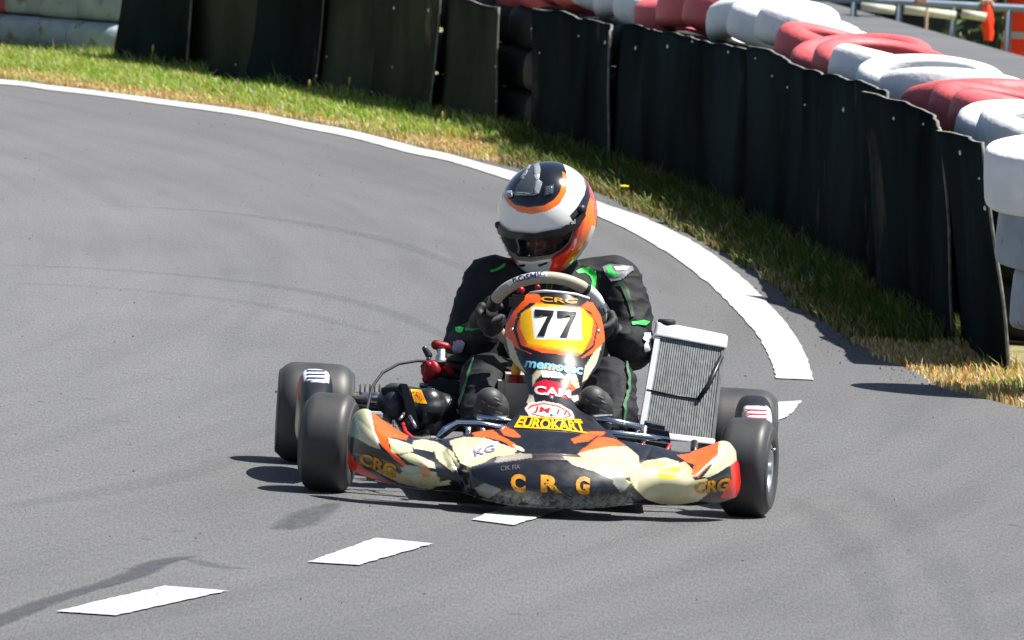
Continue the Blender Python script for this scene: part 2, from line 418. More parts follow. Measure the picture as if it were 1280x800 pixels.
# dark tar seams and a long oil mark
def seam_mat():
    m = bpy.data.materials.new('oil_mark'); m.use_nodes = True; t = m.node_tree; b = t.nodes['Principled BSDF']; L = t.links.new; N = t.nodes.new
    b.inputs['Base Color'].default_value = (.055,.058,.065,1); b.inputs['Roughness'].default_value = .7
    a = N('ShaderNodeAttribute'); a.attribute_name = 'edge'; n = N('ShaderNodeTexNoise'); n.inputs['Scale'].default_value = 1; n.inputs['Detail'].default_value = 5
    mp = N('ShaderNodeMapping'); mp.inputs['Scale'].default_value = (40, 5, 1); tc = N('ShaderNodeTexCoord'); L(tc.outputs['Object'], mp.inputs[0]); L(mp.outputs[0], n.inputs[0])
    r = N('ShaderNodeMapRange'); r.inputs[1].default_value = .15; r.inputs[2].default_value = .6; L(n.outputs[0], r.inputs[0])
    x = N('ShaderNodeMath'); x.operation = 'MULTIPLY'; L(a.outputs['Fac'], x.inputs[0]); L(r.outputs[0], x.inputs[1]); L(x.outputs[0], b.inputs['Alpha']); return m
M['oil'] = seam_mat()
def mark(pts, wd, alpha):
    """pts px centre line, half width in metres list"""
    c = spl([(G(*p).x, G(*p).y) for p in pts], 60); ww = spl([(q,) for q in wd], 60)[:, 0]; V = []; A = []
    for i in range(60):
        d = Vector(c[min(i+1,59)])-Vector(c[max(i-1,0)]); n = Vector((-d.y, d.x)).normalized()
        for k, e in ((-1,0), (-.5,1), (.5,1), (1,0)):
            V.append((c[i][0]+n.x*ww[i]*k, c[i][1]+n.y*ww[i]*k, .002)); A.append(e*alpha*min(1, i/6, (59-i)/6))
    F = [(i*4+k, i*4+k+1, i*4+k+5, i*4+k+4) for i in range(59) for k in range(3)]
    o = mkmesh('oil_mark', V, F, M['oil'], None, True); a = o.data.attributes.new('edge', 'FLOAT', 'POINT'); a.data.foreach_set('value', A)
    tag(o, kind='structure')
mark([(-40,790), (0,776), (60,752), (110,737), (170,718), (200,703), (250,694)], [.04,.04,.035,.03,.04,.035,.015], .8)
mark([(235,698), (270,708), (310,711)], [.02,.05,.015], .3)
mark([(345,663), (370,655), (390,642), (425,627)], [.03,.06,.06,.015], .5)

for pl, a_ in (([(-30,330),(150,338),(330,356),(470,385),(600,440)], .14), ([(-30,352),(160,362),(340,384),(500,425)], .11), ([(100,255),(300,268),(480,300),(600,345)], .14), ([(985,620),(1040,660),(1085,720),(1110,810)], .09), ([(1060,600),(1130,650),(1190,730),(1225,810)], .08), ([(-30,640),(200,600),(330,560)], .10)):
    mark(pl, [.03,.07,.08,.06,.03], a_)

# ================================================================== BARRIER LINE
wall_px = [(1330,540), (1275,485), (1262,466), (1180,416), (1100,368), (1000,310), (880,250), (760,205), (650,171), (560,150), (485,134), (410,119), (330,106), (250,92), (150,78), (60,69), (0,64), (-80,58), (-160,52)]
wall_w = [G(*p) for p in wall_px]
WP = [Vector((q[0], q[1], 0)) for q in spl([(p.x, p.y) for p in wall_w], 1200)]
WX = [proj(p)[0] for p in WP]
SL = [0]
for i in range(1, len(WP)): SL.append(SL[-1]+(WP[i]-WP[i-1]).length)
def w_at_px(px):
    for i in range(len(WX)-1):
        if WX[i] >= px >= WX[i+1]: return SL[i]
    return SL[-1]
def w_pos(s):
    i = int(np.searchsorted(SL, s)); i = max(1, min(i, len(WP)-1)); f = (s-SL[i-1])/(SL[i]-SL[i-1]); p = WP[i-1].lerp(WP[i], f)
    t = (WP[min(i+8, len(WP)-1)]-WP[max(i-8, 0)]).normalized(); n = Vector((t.y, -t.x, 0))
    if n.x < 0: n = -n
    return p, t, n          # n points away from the track
SG = np.arange(.2, SL[-1]-.05, .02); PG = [w_pos(s) for s in SG]
def find_s(lp, off, z, lo=0):
    C = np.array([p+n*off+Vector((0,0,z)) for p, t, n in PG])-np.array(CAMP); d = C @ np.array(_F); x = CX+FPX*(C @ np.array(EU))/d-.30*FPX/d
    e = np.abs(x-lp); e[SG < lo] = 1e9; i = int(e.argmin()); return SG[i], *PG[i]
# ---- tyres
def tyre_mesh(name, m, r=.30, wdt=.205, rin=.185, boxy=False):
    h = wdt/2
    prof = [(rin, -h+.03), (rin+.015, -h+.005), (rin+.05, -h), (r-.06, -h), (r-.030, -h+.009), (r-.010, -h+.026), (r-.001, -h+.052), (r+.003, 0), (r-.001, h-.052), (r-.010, h-.026), (r-.030, h-.009), (r-.06, h), (rin+.05, h), (rin+.015, h-.005), (rin, h-.03), (rin+.04, 0), (rin, -h+.03)]
    if boxy: prof[3:10] = [(r-.035, -h), (r-.014, -h+.004), (r-.004, -h+.014), (r, -h+.03), (r+.002, 0), (r, h-.03), (r-.004, h-.014), (r-.014, h-.004), (r-.035, h)]
    mb = MB().lathe(prof, (0,0,1), n=48); o = mb.build(name, m); return o
def paintmat(name, col, wearcol, wa, var=.12):
    return mat(name, col, .55, var=var, vscale=7, wear=(wearcol, wa, 9), bump=.004, bscale=25)
M['tw'] = paintmat('white_tyre_paint', (.78,.79,.80), (.30,.30,.29), .66)
M['tg'] = paintmat('grey_tyre_paint', (.30,.35,.40), (.16,.14,.11), .56, .25)
M['tr'] = paintmat('red_tyre_paint', (.56,.10,.11), (.16,.05,.05), .68, .15)
M['tb'] = mat('black_tyre', (.015,.015,.015), .7, var=.3)
proto = {}
def add_tyre(c, kind, label, group, tilt=(0,0), rad=1, zs=1, boxy=False):
    if boxy not in proto:
        o = tyre_mesh('barrier_tyre', None, boxy=boxy); proto[boxy] = o.data; o.data.materials.append(M['tw'])
    else:
        o = bpy.data.objects.new('barrier_tyre', proto[boxy]); COL.objects.link(o)
    o.location = c; o.rotation_euler = (tilt[0], tilt[1], rng.uniform(0, 6.28)); o.scale = (rad, rad, zs)
    o.material_slots[0].link = 'OBJECT'; o.material_slots[0].material = M[kind]
    return tag(o, label, 'tyre', group)
runs = [('tw', [1231], 'first'), ('tw', [1219, 1199], 'second'), ('tr', [1184, 1157, 1127], 0), ('tw', [1101, 1066, 1038], 0), ('tr', [1016, 991, 966], 0), ('tw', [943, 912, 882], 0), ('tr', [853, 823, 795], 0), ('tw', [767, 742, 716], 0), ('tr', [689, 665, 641, 617], 0), ('tw', [597, 571, 545], 0)]
ztop = [.83, .78, .795, .80, .80, .845, .83, .81, .80, .80]
runname = ['', 'white pair behind the exposed stack', 'nearest red run', 'broad white run past the nearest reds', 'middle red run beside the footpath', 'tall white run left of the railing', 'faded red run right above the helmet', 'white run right of the dark gap', 'bright red run in the dark gap', 'white run left of the dark gap']
words = ['nearest tyre', 'second tyre', 'third tyre', 'last tyre']
for ri, (k, lefts, _) in enumerate(runs):
    for j, lp in enumerate(lefts):
        # slide along the wall until the left edge of the tyre is where the photo has it
        s, p, t, n = find_s(lp, .36, ztop[ri]); col = 'white' if k == 'tw' else 'red'
        for lev in range(4):
            z = ztop[ri]-.1025-(3-lev)*((ztop[ri]-.205)/3) if ri == 0 else (ztop[ri]-.085 if lev == 3 else ztop[ri]-.17-.1025-(2-lev)*((ztop[ri]-.17-.205)/2))
            off = .36+rng.uniform(-.015, .015); tl = (rng.normal(0, .02), -R(11)+rng.normal(0, .03))
            if lev < 3: tl = (0, -R(3) if lev == 2 else 0)
            if ri == 0: tl = (0, -R([2, 3, 4, 8][lev]))
            if ri == 0: off = .36+.07-.045*lev
            kk = k if lev == 3 else 'tb'
            c = p+n*off; c.z = z
            if ri == 0:
                kk = 'tw' if lev == 3 else 'tg'; d = 35.9; lx, ly = [(1286,446), (1264,376), (1245,306), (1230,222)][lev]; r_ = ray(lx+.30*FPX/d, ly); c = CAMP+r_*(d/r_.y); c.z = z
            if ri == 0: lab = ['grey painted tyre at the bottom of the exposed stack by the frame edge', 'grey painted tyre, second from the ground in the exposed stack at right', 'dirty white tyre under the top one of the exposed stack at right', 'bright white tyre on top of the exposed stack nearest the camera'][lev]; g = 'tyres of the exposed end stack'
            elif lev == 3: lab = f'{col} painted tyre, {words[j]} of the {runname[ri]}'; g = 'painted tyres topping the barrier stacks'
            elif lp in (689, 665, 641, 617): lab = f"unpainted black tyre, {['bottom', 'second', 'third'][lev]} from the ground, in the dark gap between the rubber sheets"; g = 'black tyres in the dark gap'
            else: lab = 'unpainted black tyre hidden low in its stack behind the black rubber sheets'; g = 'tyres hidden behind the rubber sheets'
            add_tyre(c, kk, lab, g, tl, zs=.83 if (lev == 3 and ri) else 1, boxy=ri == 0)
# exposed stacks at far left
for si, (lp, k, nm) in enumerate([(88, 'tg', 'left stack touching the first rubber sheet'), (40, 'tg', 'middle stack between the two other grey stacks at left'), (-9, 'tg', 'grey stack next to the red one at left'), (-84, 'tr', 'stack cut by the left frame edge')]):
    s, p, t, n = find_s(lp, .33, .3, SL[-1]*.5)
    for lev in range(4):
        off = .33+rng.uniform(-.03, .03); c = p+n*off; c.z = .1025+.205*lev+.002*lev
        pos = ['bottom', 'second', 'third', 'top'][lev]
        lab = f"{'red' if k=='tr' else 'grey white'} {pos} tyre of the {nm}"
        add_tyre(c, k, lab, 'weathered tyres stacked at the left', (rng.normal(0,.015), 0) if lev == 3 else (0,0), 1.03 if lev == 0 else 1)
# ---- rubber sheets
def beltmat(name, col, streak):
    m = mat(name, col, .95, var=.55, vscale=1.6, stretch=(1,1,.6), wear=(streak, .60, 1.7), bump=.006, bscale=5, spec=0); return m
M['belt'] = beltmat('conveyor_rubber', (.015,.021,.022), (.055,.056,.046))
M['belt2'] = beltmat('worn_conveyor_rubber', (.042,.047,.036), (.11,.105,.075))
M['fray'] = mat('frayed_edge', (.17,.17,.15), .8, var=.5, vscale=30)
M['washer'] = mat('washer', (.6,.62,.64), .35, metal=.8)
sheets = [  # base px from, to (near to far), top height near/far, lean, curl at far end, colour, label
    (1262, 1204, .755, .73, .13, 0.0, 'belt', 'black rubber sheet at the barrier end, leaning beside the exposed white tyre stack'),
    (1206, 1122, .74, .77, .08, .05, 'belt', 'black rubber sheet with dipping top edge below the nearest red tyres'),
    (1126, 1004, .775, .72, .05, .0, 'belt', 'black rubber sheet below the broad white tyre run behind the track edge'),
    (1008, 952, .70, .75, .03, .06, 'belt', 'narrow black rubber sheet under the middle red tyre run'),
    (956, 772, .715, .655, .02, .0, 'belt', 'widest black rubber sheet behind and right of the helmet'),
    (776, 680, .64, .64, .03, .04, 'belt', 'black rubber sheet whose curled far edge shows the dark gap'),
    (624, 540, .60, .62, .05, -.12, 'belt2', 'olive grey rubber sheet with curled pale edge left of the dark gap'),
    (562, 484, .66, .66, .03, .02, 'belt2', 'rubber sheet with a bright round bolt, second left of the dark gap'),
    (490, 408, .70, .70, .02, .0, 'belt2', 'flat dark rubber sheet, third left of the dark gap'),
    (412, 328, .72, .72, .02, .0, 'belt', 'flat dark rubber sheet behind the tall grass, fourth left of the dark gap'),
    (334, 248, .72, .72, .04, .05, 'belt2', 'dark rubber sheet with a vertical fold, second from the grey tyres'),
    (262, 158, .74, .74, .07, -.10, 'belt', 'crumpled dark rubber sheet with flared foot beside the grey tyres')]
for si, (a, b, za, zb, lean, curl, mk, lab) in enumerate(sheets):
    s0, s1 = w_at_px(a), w_at_px(b); L = s1-s0; nu = max(10, int(L/.05)); nv = 16; P = []
    root = None
    zt = []
    for i in range(nu+1):
        f = i/nu; s = s0+L*f; p, t, n = w_pos(s); col = []
        h = .015+za+(zb-za)*f + .014*noise.noise(Vector((s*2.1, si, 0))) - .02*(math.exp(-f*9))*(si % 2)
        for j in range(nv+1):
            v = j/nv; z = -.02+(h+.02)*v
            o = -lean*v + .030*noise.noise(Vector((s*1.3, z*.8, si*3))) + .014*noise.noise(Vector((s*4.5, z*2.5, 5+si))) - .018*(si % 2)
            o += .012*math.sin(s*3.1+si+2*noise.noise(Vector((s,si,2))))*(1-.5*v) - .035*abs(2*f-1)**5*(si % 3)/2 - .03*(si % 2)*(si > 5) + .06*noise.noise(Vector((si*1.7, v*.8, f*1.5)))*v - .05*(1-v)**3*(1 if si > 5 else .3)
            if curl: o -= curl*max(0, (f-.72)/.28)**2 * (.4+.6*v)
            col.append(p-n*(-o) + Vector((0,0,z)))
        P.append(col)
    o = grid_mesh('rubber_sheet', P, M[mk]); o.data.materials.append(M['fray'])
    md = o.modifiers.new('s', 'SOLIDIFY'); md.thickness = .012; md.offset = 0; md.material_offset_rim = 1
    tag(o, lab, 'rubber sheet', 'rubber sheets hung along the tyre barrier')
    sheets[si] = sheets[si] + (o,)
bolts = [(195,82),(233,80),(295,81),(396,95),(409,71),(491,84),(493,10),(554,93),(620,83),(536,13),(724,45),(757,53),(675,66),(620,127),(465,115),(866,52),(911,65),(945,73),(985,109),(1007,131),(1055,137),(1118,148),(1155,155),(1201,191),(966,95),(1225,223),(1232,260),(795,60),(835,58),(665,36)]
trees_ = [(bvh_of(s[8], Matrix.Identity(4)), s[8]) for s in sheets]
for q in bolts:
    hit = None
    for tr, o in trees_:
        h = tr.ray_cast(CAMP, ray(*q).normalized())
        if h[0] is not None and (hit is None or h[3] < hit[0][3]): hit = (h, o)
    if not hit: continue
    h, o = hit; n = h[1] if h[1].y < 0 else -h[1]
    r = random.choice([.005, .007, .010]); 
    mb = MB().lathe([(1e-4,.006),(r*.5,.006),(r,.003),(r,0)], n, h[0], 10); mb.build('bolt', M['washer'], o)

# ================================================================== GRASS
def to_border(P):   # signed distance to the track border and to the wall foot, numpy
    out = []
    B = np.array([(p.x, p.y) for p in bs[::2]]); W = np.array([(p.x, p.y) for p in WP[::4]])
    for k in range(0, len(P), 2000):
        q = P[k:k+2000]; db = np.sqrt(((q[:,None,:]-B[None])**2).sum(2)).min(1); dw = np.sqrt(((q[:,None,:]-W[None])**2).sum(2)).min(1); out.append(np.stack([db, dw], 1))
    return np.concatenate(out)
track_poly = [(p.x, p.y) for p in far]
pts = []
nB = len(bs)
for i in range(20, nB-1):
    p = bs[i]; q = bs[i+1]; seg = (q-p); L = seg.length
    n = Vector((-seg.y, seg.x, 0)).normalized()
    if n.y < 0 and abs(n.y) > abs(n.x): n = -n
    # width to the wall
    c = min(WP[::6], key=lambda w_: (w_-p).length); wd = (c-p).length+(.06 if proj(p)[0] > 170 else .2); d = (c-p).normalized()
    dens = 2600
    for _ in range(int(L*wd*dens)+1):
        f = rng.random(); g = rng.random()*1.08-.08*(noise.noise(p*1.5)+.4)
        pp = p+seg*f+d*(wd*g); pts.append((pp.x, pp.y, g*wd, wd))
# the deeper wedge of grass at the far left, up to and between the tyres
wedge = [(p.x, p.y) for p in [G(-60, 92), G(0, 98), G(120, 112), G(260, 130), G(260, 95), G(150, 68), G(60, 56), G(0, 50), G(-60, 44)]]
wx = [p[0] for p in wedge]; wy = [p[1] for p in wedge]; cnt = 0
while cnt < 26000:
    x, y = rng.uniform(min(wx), max(wx)), rng.uniform(min(wy), max(wy))
    if inpoly(x, y, wedge): pts.append((x, y, .5, 1)); cnt += 1
pts = np.array(pts); print('grass', len(pts))
dw = to_border(pts[:, :2])
V = []; Fg = []; Cc = []
greens = [lin('#7f9f35'), lin('#93b040'), lin('#5f8a28'), lin('#a9b85c')]; dry = [lin('#cdb783'), lin('#c09c5c'), lin('#dccda0'), lin('#ad8850')]
for i, (x, y, db, wd) in enumerate(pts):
    dB, dW = dw[i]
    clump = noise.noise(Vector((x*2.2, y*.9, 0))); 
    gl = min(.82, max(0, (dB-.12)/.40+clump*1.3))
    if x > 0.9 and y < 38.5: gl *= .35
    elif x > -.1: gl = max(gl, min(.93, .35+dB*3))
    h = (.015+.034*gl)*rng.uniform(.6, 1.5)
    if dW < .14: h *= 1.5
    if rng.random() < .006: h *= 1.8
    isd = rng.random() > gl; shade_tint = .42 if (x > -.1 and not (x > .9 and y < 38.5)) else 1  # barrier shade painted into the blade colour on the shaded stretch
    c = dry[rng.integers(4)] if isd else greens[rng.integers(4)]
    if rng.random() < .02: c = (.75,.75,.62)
    c = tuple(k*rng.uniform(.75, 1.2)*(shade_tint if not isd else (1+shade_tint)/2)*(1.25 if shade_tint == 1 else 1) for k in c)  # blade colour dimmed for shade, brightened where sunlit
    a = rng.uniform(0, 6.28); wv = .0035*rng.uniform(.7, 1.4); lx, ly = rng.normal(-.012, .02, 2)*(h/.05)
    b = len(V); dx, dy = math.cos(a)*wv, math.sin(a)*wv
    V += [(x-dx, y-dy, -.015), (x+dx, y+dy, -.015), (x+lx*.4-dx*.7, y+ly*.4-dy*.7, h*.6), (x+lx*.4+dx*.7, y+ly*.4+dy*.7, h*.6), (x+lx, y+ly, h)]
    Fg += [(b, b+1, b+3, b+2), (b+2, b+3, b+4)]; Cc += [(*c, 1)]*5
gm = bpy.data.materials.new('grass'); gm.use_nodes = True; t = gm.node_tree; b = t.nodes['Principled BSDF']; a = t.nodes.new('ShaderNodeAttribute'); a.attribute_name = 'paint'; t.links.new(a.outputs['Color'], b.inputs['Base Color']); b.inputs['Roughness'].default_value = .55
tr = t.nodes.new('ShaderNodeBsdfTranslucent'); ms = t.nodes.new('ShaderNodeMixShader'); ms.inputs[0].default_value = .3; t.links.new(a.outputs['Color'], tr.inputs[0]); t.links.new(b.outputs[0], ms.inputs[1]); t.links.new(tr.outputs[0], ms.inputs[2]); t.links.new(ms.outputs[0], t.nodes['Material Output'].inputs[0])
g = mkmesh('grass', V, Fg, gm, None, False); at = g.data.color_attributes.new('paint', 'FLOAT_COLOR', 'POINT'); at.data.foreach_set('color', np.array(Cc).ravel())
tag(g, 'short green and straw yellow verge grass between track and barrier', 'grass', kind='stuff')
# grit and rubber crumbs along the verge and off line
mb = MB()
for k in range(1500):
    i = rng.integers(30, nB-30); p = bs[i]; d = (min(WP[::12], key=lambda w_: (w_-p).length)-p).normalized() if k % 10 == 0 else d
    q = p-d*abs(rng.normal(0, .10)) if k % 4 else Vector((rng.uniform(-2.2, 1.6), rng.uniform(26, 55), 0))
    r = rng.uniform(.002, .006); a = rng.uniform(0, 6.28)
    mb.add([q+Vector((math.cos(a)*r, math.sin(a)*r, 0)), q+Vector((math.cos(a+2.1)*r, math.sin(a+2.1)*r, 0)), q+Vector((math.cos(a+4.2)*r, math.sin(a+4.2)*r, 0)), q+Vector((0,0,r*1.1))], [(0,1,3),(1,2,3),(2,0,3)])
tag(mb.build('grit', mat('grit', (.16,.14,.11), .9, var=.6, vscale=40), None, False), 'fine stone grit scattered along the edge of the asphalt', 'grit', kind='stuff')
# single tall stalks and a yellow flower
M['stalk'] = mat('stalk', lin('#93a04a'), .6); M['seed'] = mat('seed_head', lin('#b99a62'), .7, var=.3); M['petal'] = mat('petal', lin('#f2d21a'), .5)
def stalk(px, py, h, lean, head, lab, cat='plant', grp='tall grass stalks on the verge'):
    p = G(px, py); e = empty('grass_stalk' if head != 'petal' else 'yellow_flower', p); tag(e, lab, cat, grp if head != 'petal' else None)
    top = Vector((lean*h, 0, h)); MB().tube([(0,0,-.01), (lean*h*.4, 0, h*.55), top], [.003, .0025, .0018], 5).build('stem', M['stalk'], e)
    if head == 'petal':
        mb = MB()
        for k in range(9):
            a = k*.698; mb.ell(top+Vector((math.cos(a)*.012, math.sin(a)*.012, .004)), (.010,.006,.005), Matrix.Rotation(a, 3, 'Z'), 8)
        mb.ell(top+Vector((0,0,.004)), (.007,.007,.007), None, 8); mb.build('petals', M['petal'], e)
    else:
        MB().ell(top, (.006,.006,.022), None, 8).build('seed_head', M[head], e)
for (px, py, h, ln, lab) in [(88,58,.10,-.1,'left edge in front of the grey tyres'), (115,62,.09,-.1,'foot of the grey tyres'), (188,90,.13,.05,'corner where the first rubber sheet starts'), (136,82,.12,.2,'sunlit grass below the grey tyres'), (385,126,.09,.0,'fourth rubber sheet left of the dark gap'), (432,132,.13,.1,'third rubber sheet left of the dark gap'), (555,170,.10,-.15,'shadow edge left of the dark gap'), (412,128,.07,.1,'flat sheet, short and pale')]:
    stalk(px, py, h, ln, 'seed', 'tall grass stalk with seed head, '+lab)
stalk(783, 250, .055, -.25, 'petal', 'small yellow dandelion flower in the shaded grass right of the helmet', 'flower')
for (px, py, lab) in [(806,262,'shaded grass right of the flower'), (842,268,'bright tuft below the widest sheet'), (875,291,'asphalt edge by the white line'), (770,245,'just right of the helmet')]:
    e = tag(empty('grass_tuft', G(px, py)), 'pale grass tuft in the sun at the '+lab, 'plant', 'grass tufts at the track edge'); mb = MB()
    for k in range(14):
        x, y = rng.normal(0, .018, 2); h = rng.uniform(.03, .08); mb.tube([(x, y, -.01), (x*1.2, y, h*.6), (x*2.0-.01, y, h)], [.003, .0024, .0008], 4)
    mb.build('blades', M['stalk'], e)

# ================================================================== BEYOND THE BARRIER
def Q(px, py, d):      # point at true distance d along the ground direction
    r = ray(px, py); return CAMP+r*(d/r.y)
M['railm'] = mat('painted_rail', (.20,.26,.33), .45, metal=.3, var=.15); M['board'] = mat('cream_board', (.62,.60,.50), .7, var=.2, vscale=12)
M['darkfence'] = mat('dark_windbreak', (.010,.018,.022), .8, var=.5, vscale=2.5); M['wood'] = mat('brown_wood', (.22,.15,.09), .8, var=.3)
D1 = 79.0
rail = tag(empty('railing', (4.2, D1, -1)), 'blue grey tubular steel railing with cream boards beyond the service road', 'railing')
def rl(p): return p-Vector((4.2, D1, -1))
a, b = rl(Q(1040, -2, D1)), rl(Q(1280, 11, D1)); d = b-a
MB().tube([a-d*.5, a, b, b+d*1.2], .028, 10).build('top_rail', M['railm'], rail)
MB().tube([a-d*.5-Vector((0,0,.42)), b+d*1.2-Vector((0,0,.42))], .02, 8).build('lower_rail', M['railm'], rail)
for px in (1010, 1068, 1125, 1194, 1262, 1330):
    f = (px-1040)/240; p = a+d*f; MB().tube([(p.x-(.05 if px == 1194 else 0), p.y, 0), p], .024, 8).build('post', M['railm'], rail)
for (x0, y0, x1, y1) in [(1076,8,1119,13), (1130,12,1195,19.5), (1202,17,1233,21.5)]:
    p, q = rl(Q(x0, y0, D1-.12)), rl(Q(x1, y1, D1-.12)); c = (p+q)/2; L = (q-p).length
    MB().box(c, (L, .03, .062), Matrix.Rotation(-math.atan2((q-p).z, (q-p).x), 3, 'Y'), .004).build('board', M['board'], rail)
p = rl(Q(1159, 10, D1-.25)); MB().tube([p, (p.x+.01, p.y, 0)], .012, 6).build('wooden_stake', M['wood'], rail)
wb = tag(empty('windbreak_fence', (9, 84, -1)), 'dark windbreak fence filling the background behind the railing', 'fence')
MB().box((0, 0, 1.7), (17, .05, 3.5)).build('screen', M['darkfence'], wb, False)
for k in range(-3, 4): MB().tube([(k*2.7, -.08, 0), (k*2.7, -.08, 3.6)], .035, 8).build('post', M['matt'], wb)
# weeds in front of the windbreak
mb = MB(); cols = []
for k in range(420):
    px = rng.uniform(1085, 1265); base = Q(px, 40, 81.5); z0 = -1+rng.uniform(0, 1.3); c = Vector((base.x, base.y+rng.uniform(-.3,.3), z0)); L = rng.uniform(.05, .14); a = rng.uniform(0, 6.28)
    u = Vector((math.cos(a), math.sin(a), rng.uniform(-.3, 1))).normalized(); s_ = u.cross(Vector((0,1,0)))*L*.16
    mb.add([c, c+u*L*.5+s_, c+u*L, c+u*L*.5-s_], [(0,1,2,3)])
M['weed'] = mat('weed_leaf', (.06,.11,.03), .5, var=.5, vscale=2)
for k in range(40):
    px = rng.uniform(1090, 1260); base = Q(px, 40, 81.5); mb.tube([(base.x, base.y, -1), (base.x+.03, base.y, rng.uniform(-.2,.3))], .005, 4)
tag(mb.build('weeds', M['weed'], None, False), 'thin green weeds growing in front of the dark windbreak', 'weeds', kind='stuff')

# ================================================================== THE KART
kart = tag(empty('go_kart', _k0, YAW), 'black, orange and cream racing go-kart with number 77 cornering on the track', 'go-kart')
KZ = lambda x, y, z: Vector((x, y, z))
def gmesh(name, P, m, thick=.004, off=0):
    o = grid_mesh(name, P, m, kart)
    if thick: solid(o, thick, off)
    return o
# ---------- wheels
def wheel(x, y, r, wd, steer, camber, side, front):
    e = bpy.data.objects.new('wheel', None); e.empty_display_size = .05; link(e, kart); e.location = (x, y, r)
    e.rotation_euler = (0, camber, -steer)
    h = wd/2; rim = .064
    prof = [(rim, -h*.86), (rim+.006, -h*.93), (r*.62, -h*1.0), (r*.80, -h*1.0), (r-.020, -h*.93), (r-.008, -h*.80), (r-.001, -h*.62), (r, -h*.3), (r, h*.3), (r-.001, h*.62), (r-.008, h*.80), (r-.020, h*.93), (r*.80, h*1.0), (r*.62, h*1.0), (rim+.006, h*.93), (rim, h*.86)]
    pr = spl(prof, 60); MB().lathe([(max(q[0], .05), q[1]) for q in pr], (1,0,0), n=72).build('tyre', M['tyre'], e)
    MB().lathe([(rim+.002, -h*.88), (rim-.004, -h*.86), (rim-.010, -h*.5), (rim-.012, 0), (rim-.010, h*.5), (rim-.004, h*.86), (rim+.002, h*.88)], (1,0,0), n=36).build('rim', M['alu'], e)
    mb = MB().lathe([(.001, .012), (.03, .012), (.056, .004), (.056, -.004), (.03, -.012), (.001, -.012)], (1,0,0), (side*h*.35, 0, 0), 24)
    mb.build('wheel_disc', M['alu'], e)
    MB().tube([(-side*h*.9, 0, 0), (side*h*.95, 0, 0)], .017, 12).build('hub', M['steel'], e)
    mb = MB()
    for k in range(3):
        a = k*2.094; mb.tube([(side*h*.38, math.cos(a)*.036, math.sin(a)*.036), (side*h*.62, math.cos(a)*.036, math.sin(a)*.036)], .006, 6)
    mb.tube([(side*h*.9, 0, .05), (side*h*1.08, 0, .052)], .004, 6)
    mb.build('wheel_nut', M['steel'], e)
    return e
wheel(-.568, 0, .133, .135, R(10), R(1), -1, True); wheel(.568, 0, .133, .135, R(12), R(-1), 1, True)
wheel(-.593, 1.05, .140, .212, 0, 0, -1, False); wheel(.593, 1.05, .140, .212, 0, 0, 1, False)
# ---------- chassis
mb = MB()
for s in (-1, 1):
    mb.tube([(s*.30, -.12, .06), (s*.31, .2, .06), (s*.34, .6, .065), (s*.33, 1.15, .07)], .016, 10)
    mb.tube([(s*.30, -.05, .07), (s*.44, 0, .10), (s*.50, 0, .13)], .017, 10)
mb.tube([(-.30, -.10, .06), (.30, -.10, .06)], .016); mb.tube([(-.32, .42, .06), (.32, .42, .06)], .016); mb.tube([(-.34, .78, .06), (.34, .78, .06)], .016)
mb.build('chassis_frame', M['steel'], kart)
MB().tube([(-.62, 1.05, .14), (.62, 1.05, .14)], .020, 14).build('rear_axle', M['steel'], kart)
for x in (-.42, -.30, .30): MB().lathe([(.02,-.03), (.045,-.03), (.05,-.01), (.05,.01), (.045,.03), (.02,.03)], (1,0,0), (x, 1.05, .14), 20).build('axle_carrier', M['black'], kart)
MB().box((0, .18, .045), (.60, .66, .006)).build('floor_tray', M['matt'], kart)
# steering arms and tie rods
for s in (-1, 1):
    mb = MB().tube([(s*.48, 0, .10), (s*.48, 0, .17)], .015).tube([(s*.50, .0, .12), (s*.45, .13, .11)], .010).tube([(s*.45, .13, .11), (s*.05, .16, .12)], .007); mb.build('steering_arm', M['steel'], kart)
# brake disc behind left
MB().lathe([(.02,-.004), (.09,-.004), (.09,.004), (.02,.004)], (1,0,0), (-.24, 1.05, .14), 32).build('brake_disc', M['steel'], kart)
# ---------- seat
P = []
for i in range(25):
    a = R(-112+224*i/24); row = []
    for j in range(11):
        v = j/10; z = .05+.40*v*(1-.45*abs(math.sin(a/2))**3*1.2); rx = .155+.05*min(1, v*2.2); ry = .15+.07*v
        row.append((rx*math.sin(a), .80+.06*v+ry*math.cos(a)*(1.0), z))
    P.append(row)
gmesh('seat', P, M['black'], .006)
# ---------- fuel tank between the legs, cap and bottle
mb = MB().box((0,0,0), (.17, .26, .19), None, .02); o = mb.build('fuel_tank', M['tank'], kart); o.location = K(655, 512, .22)+Vector((.01,.06,0)); autosmooth(o)
c = K(644, 478, .17); MB().lathe([(.001,.02),(.018,.02),(.02,.014),(.02,-.014)], (0,0,1), c, 16).build('tank_cap', M['red'], kart)
MB().lathe([(.001,.045),(.008,.044),(.010,.03),(.013,.022),(.013,.006),(.009,0)], (0,0,1), c+Vector((0,0,.018)), 16).build('filler', M['gold'], kart)
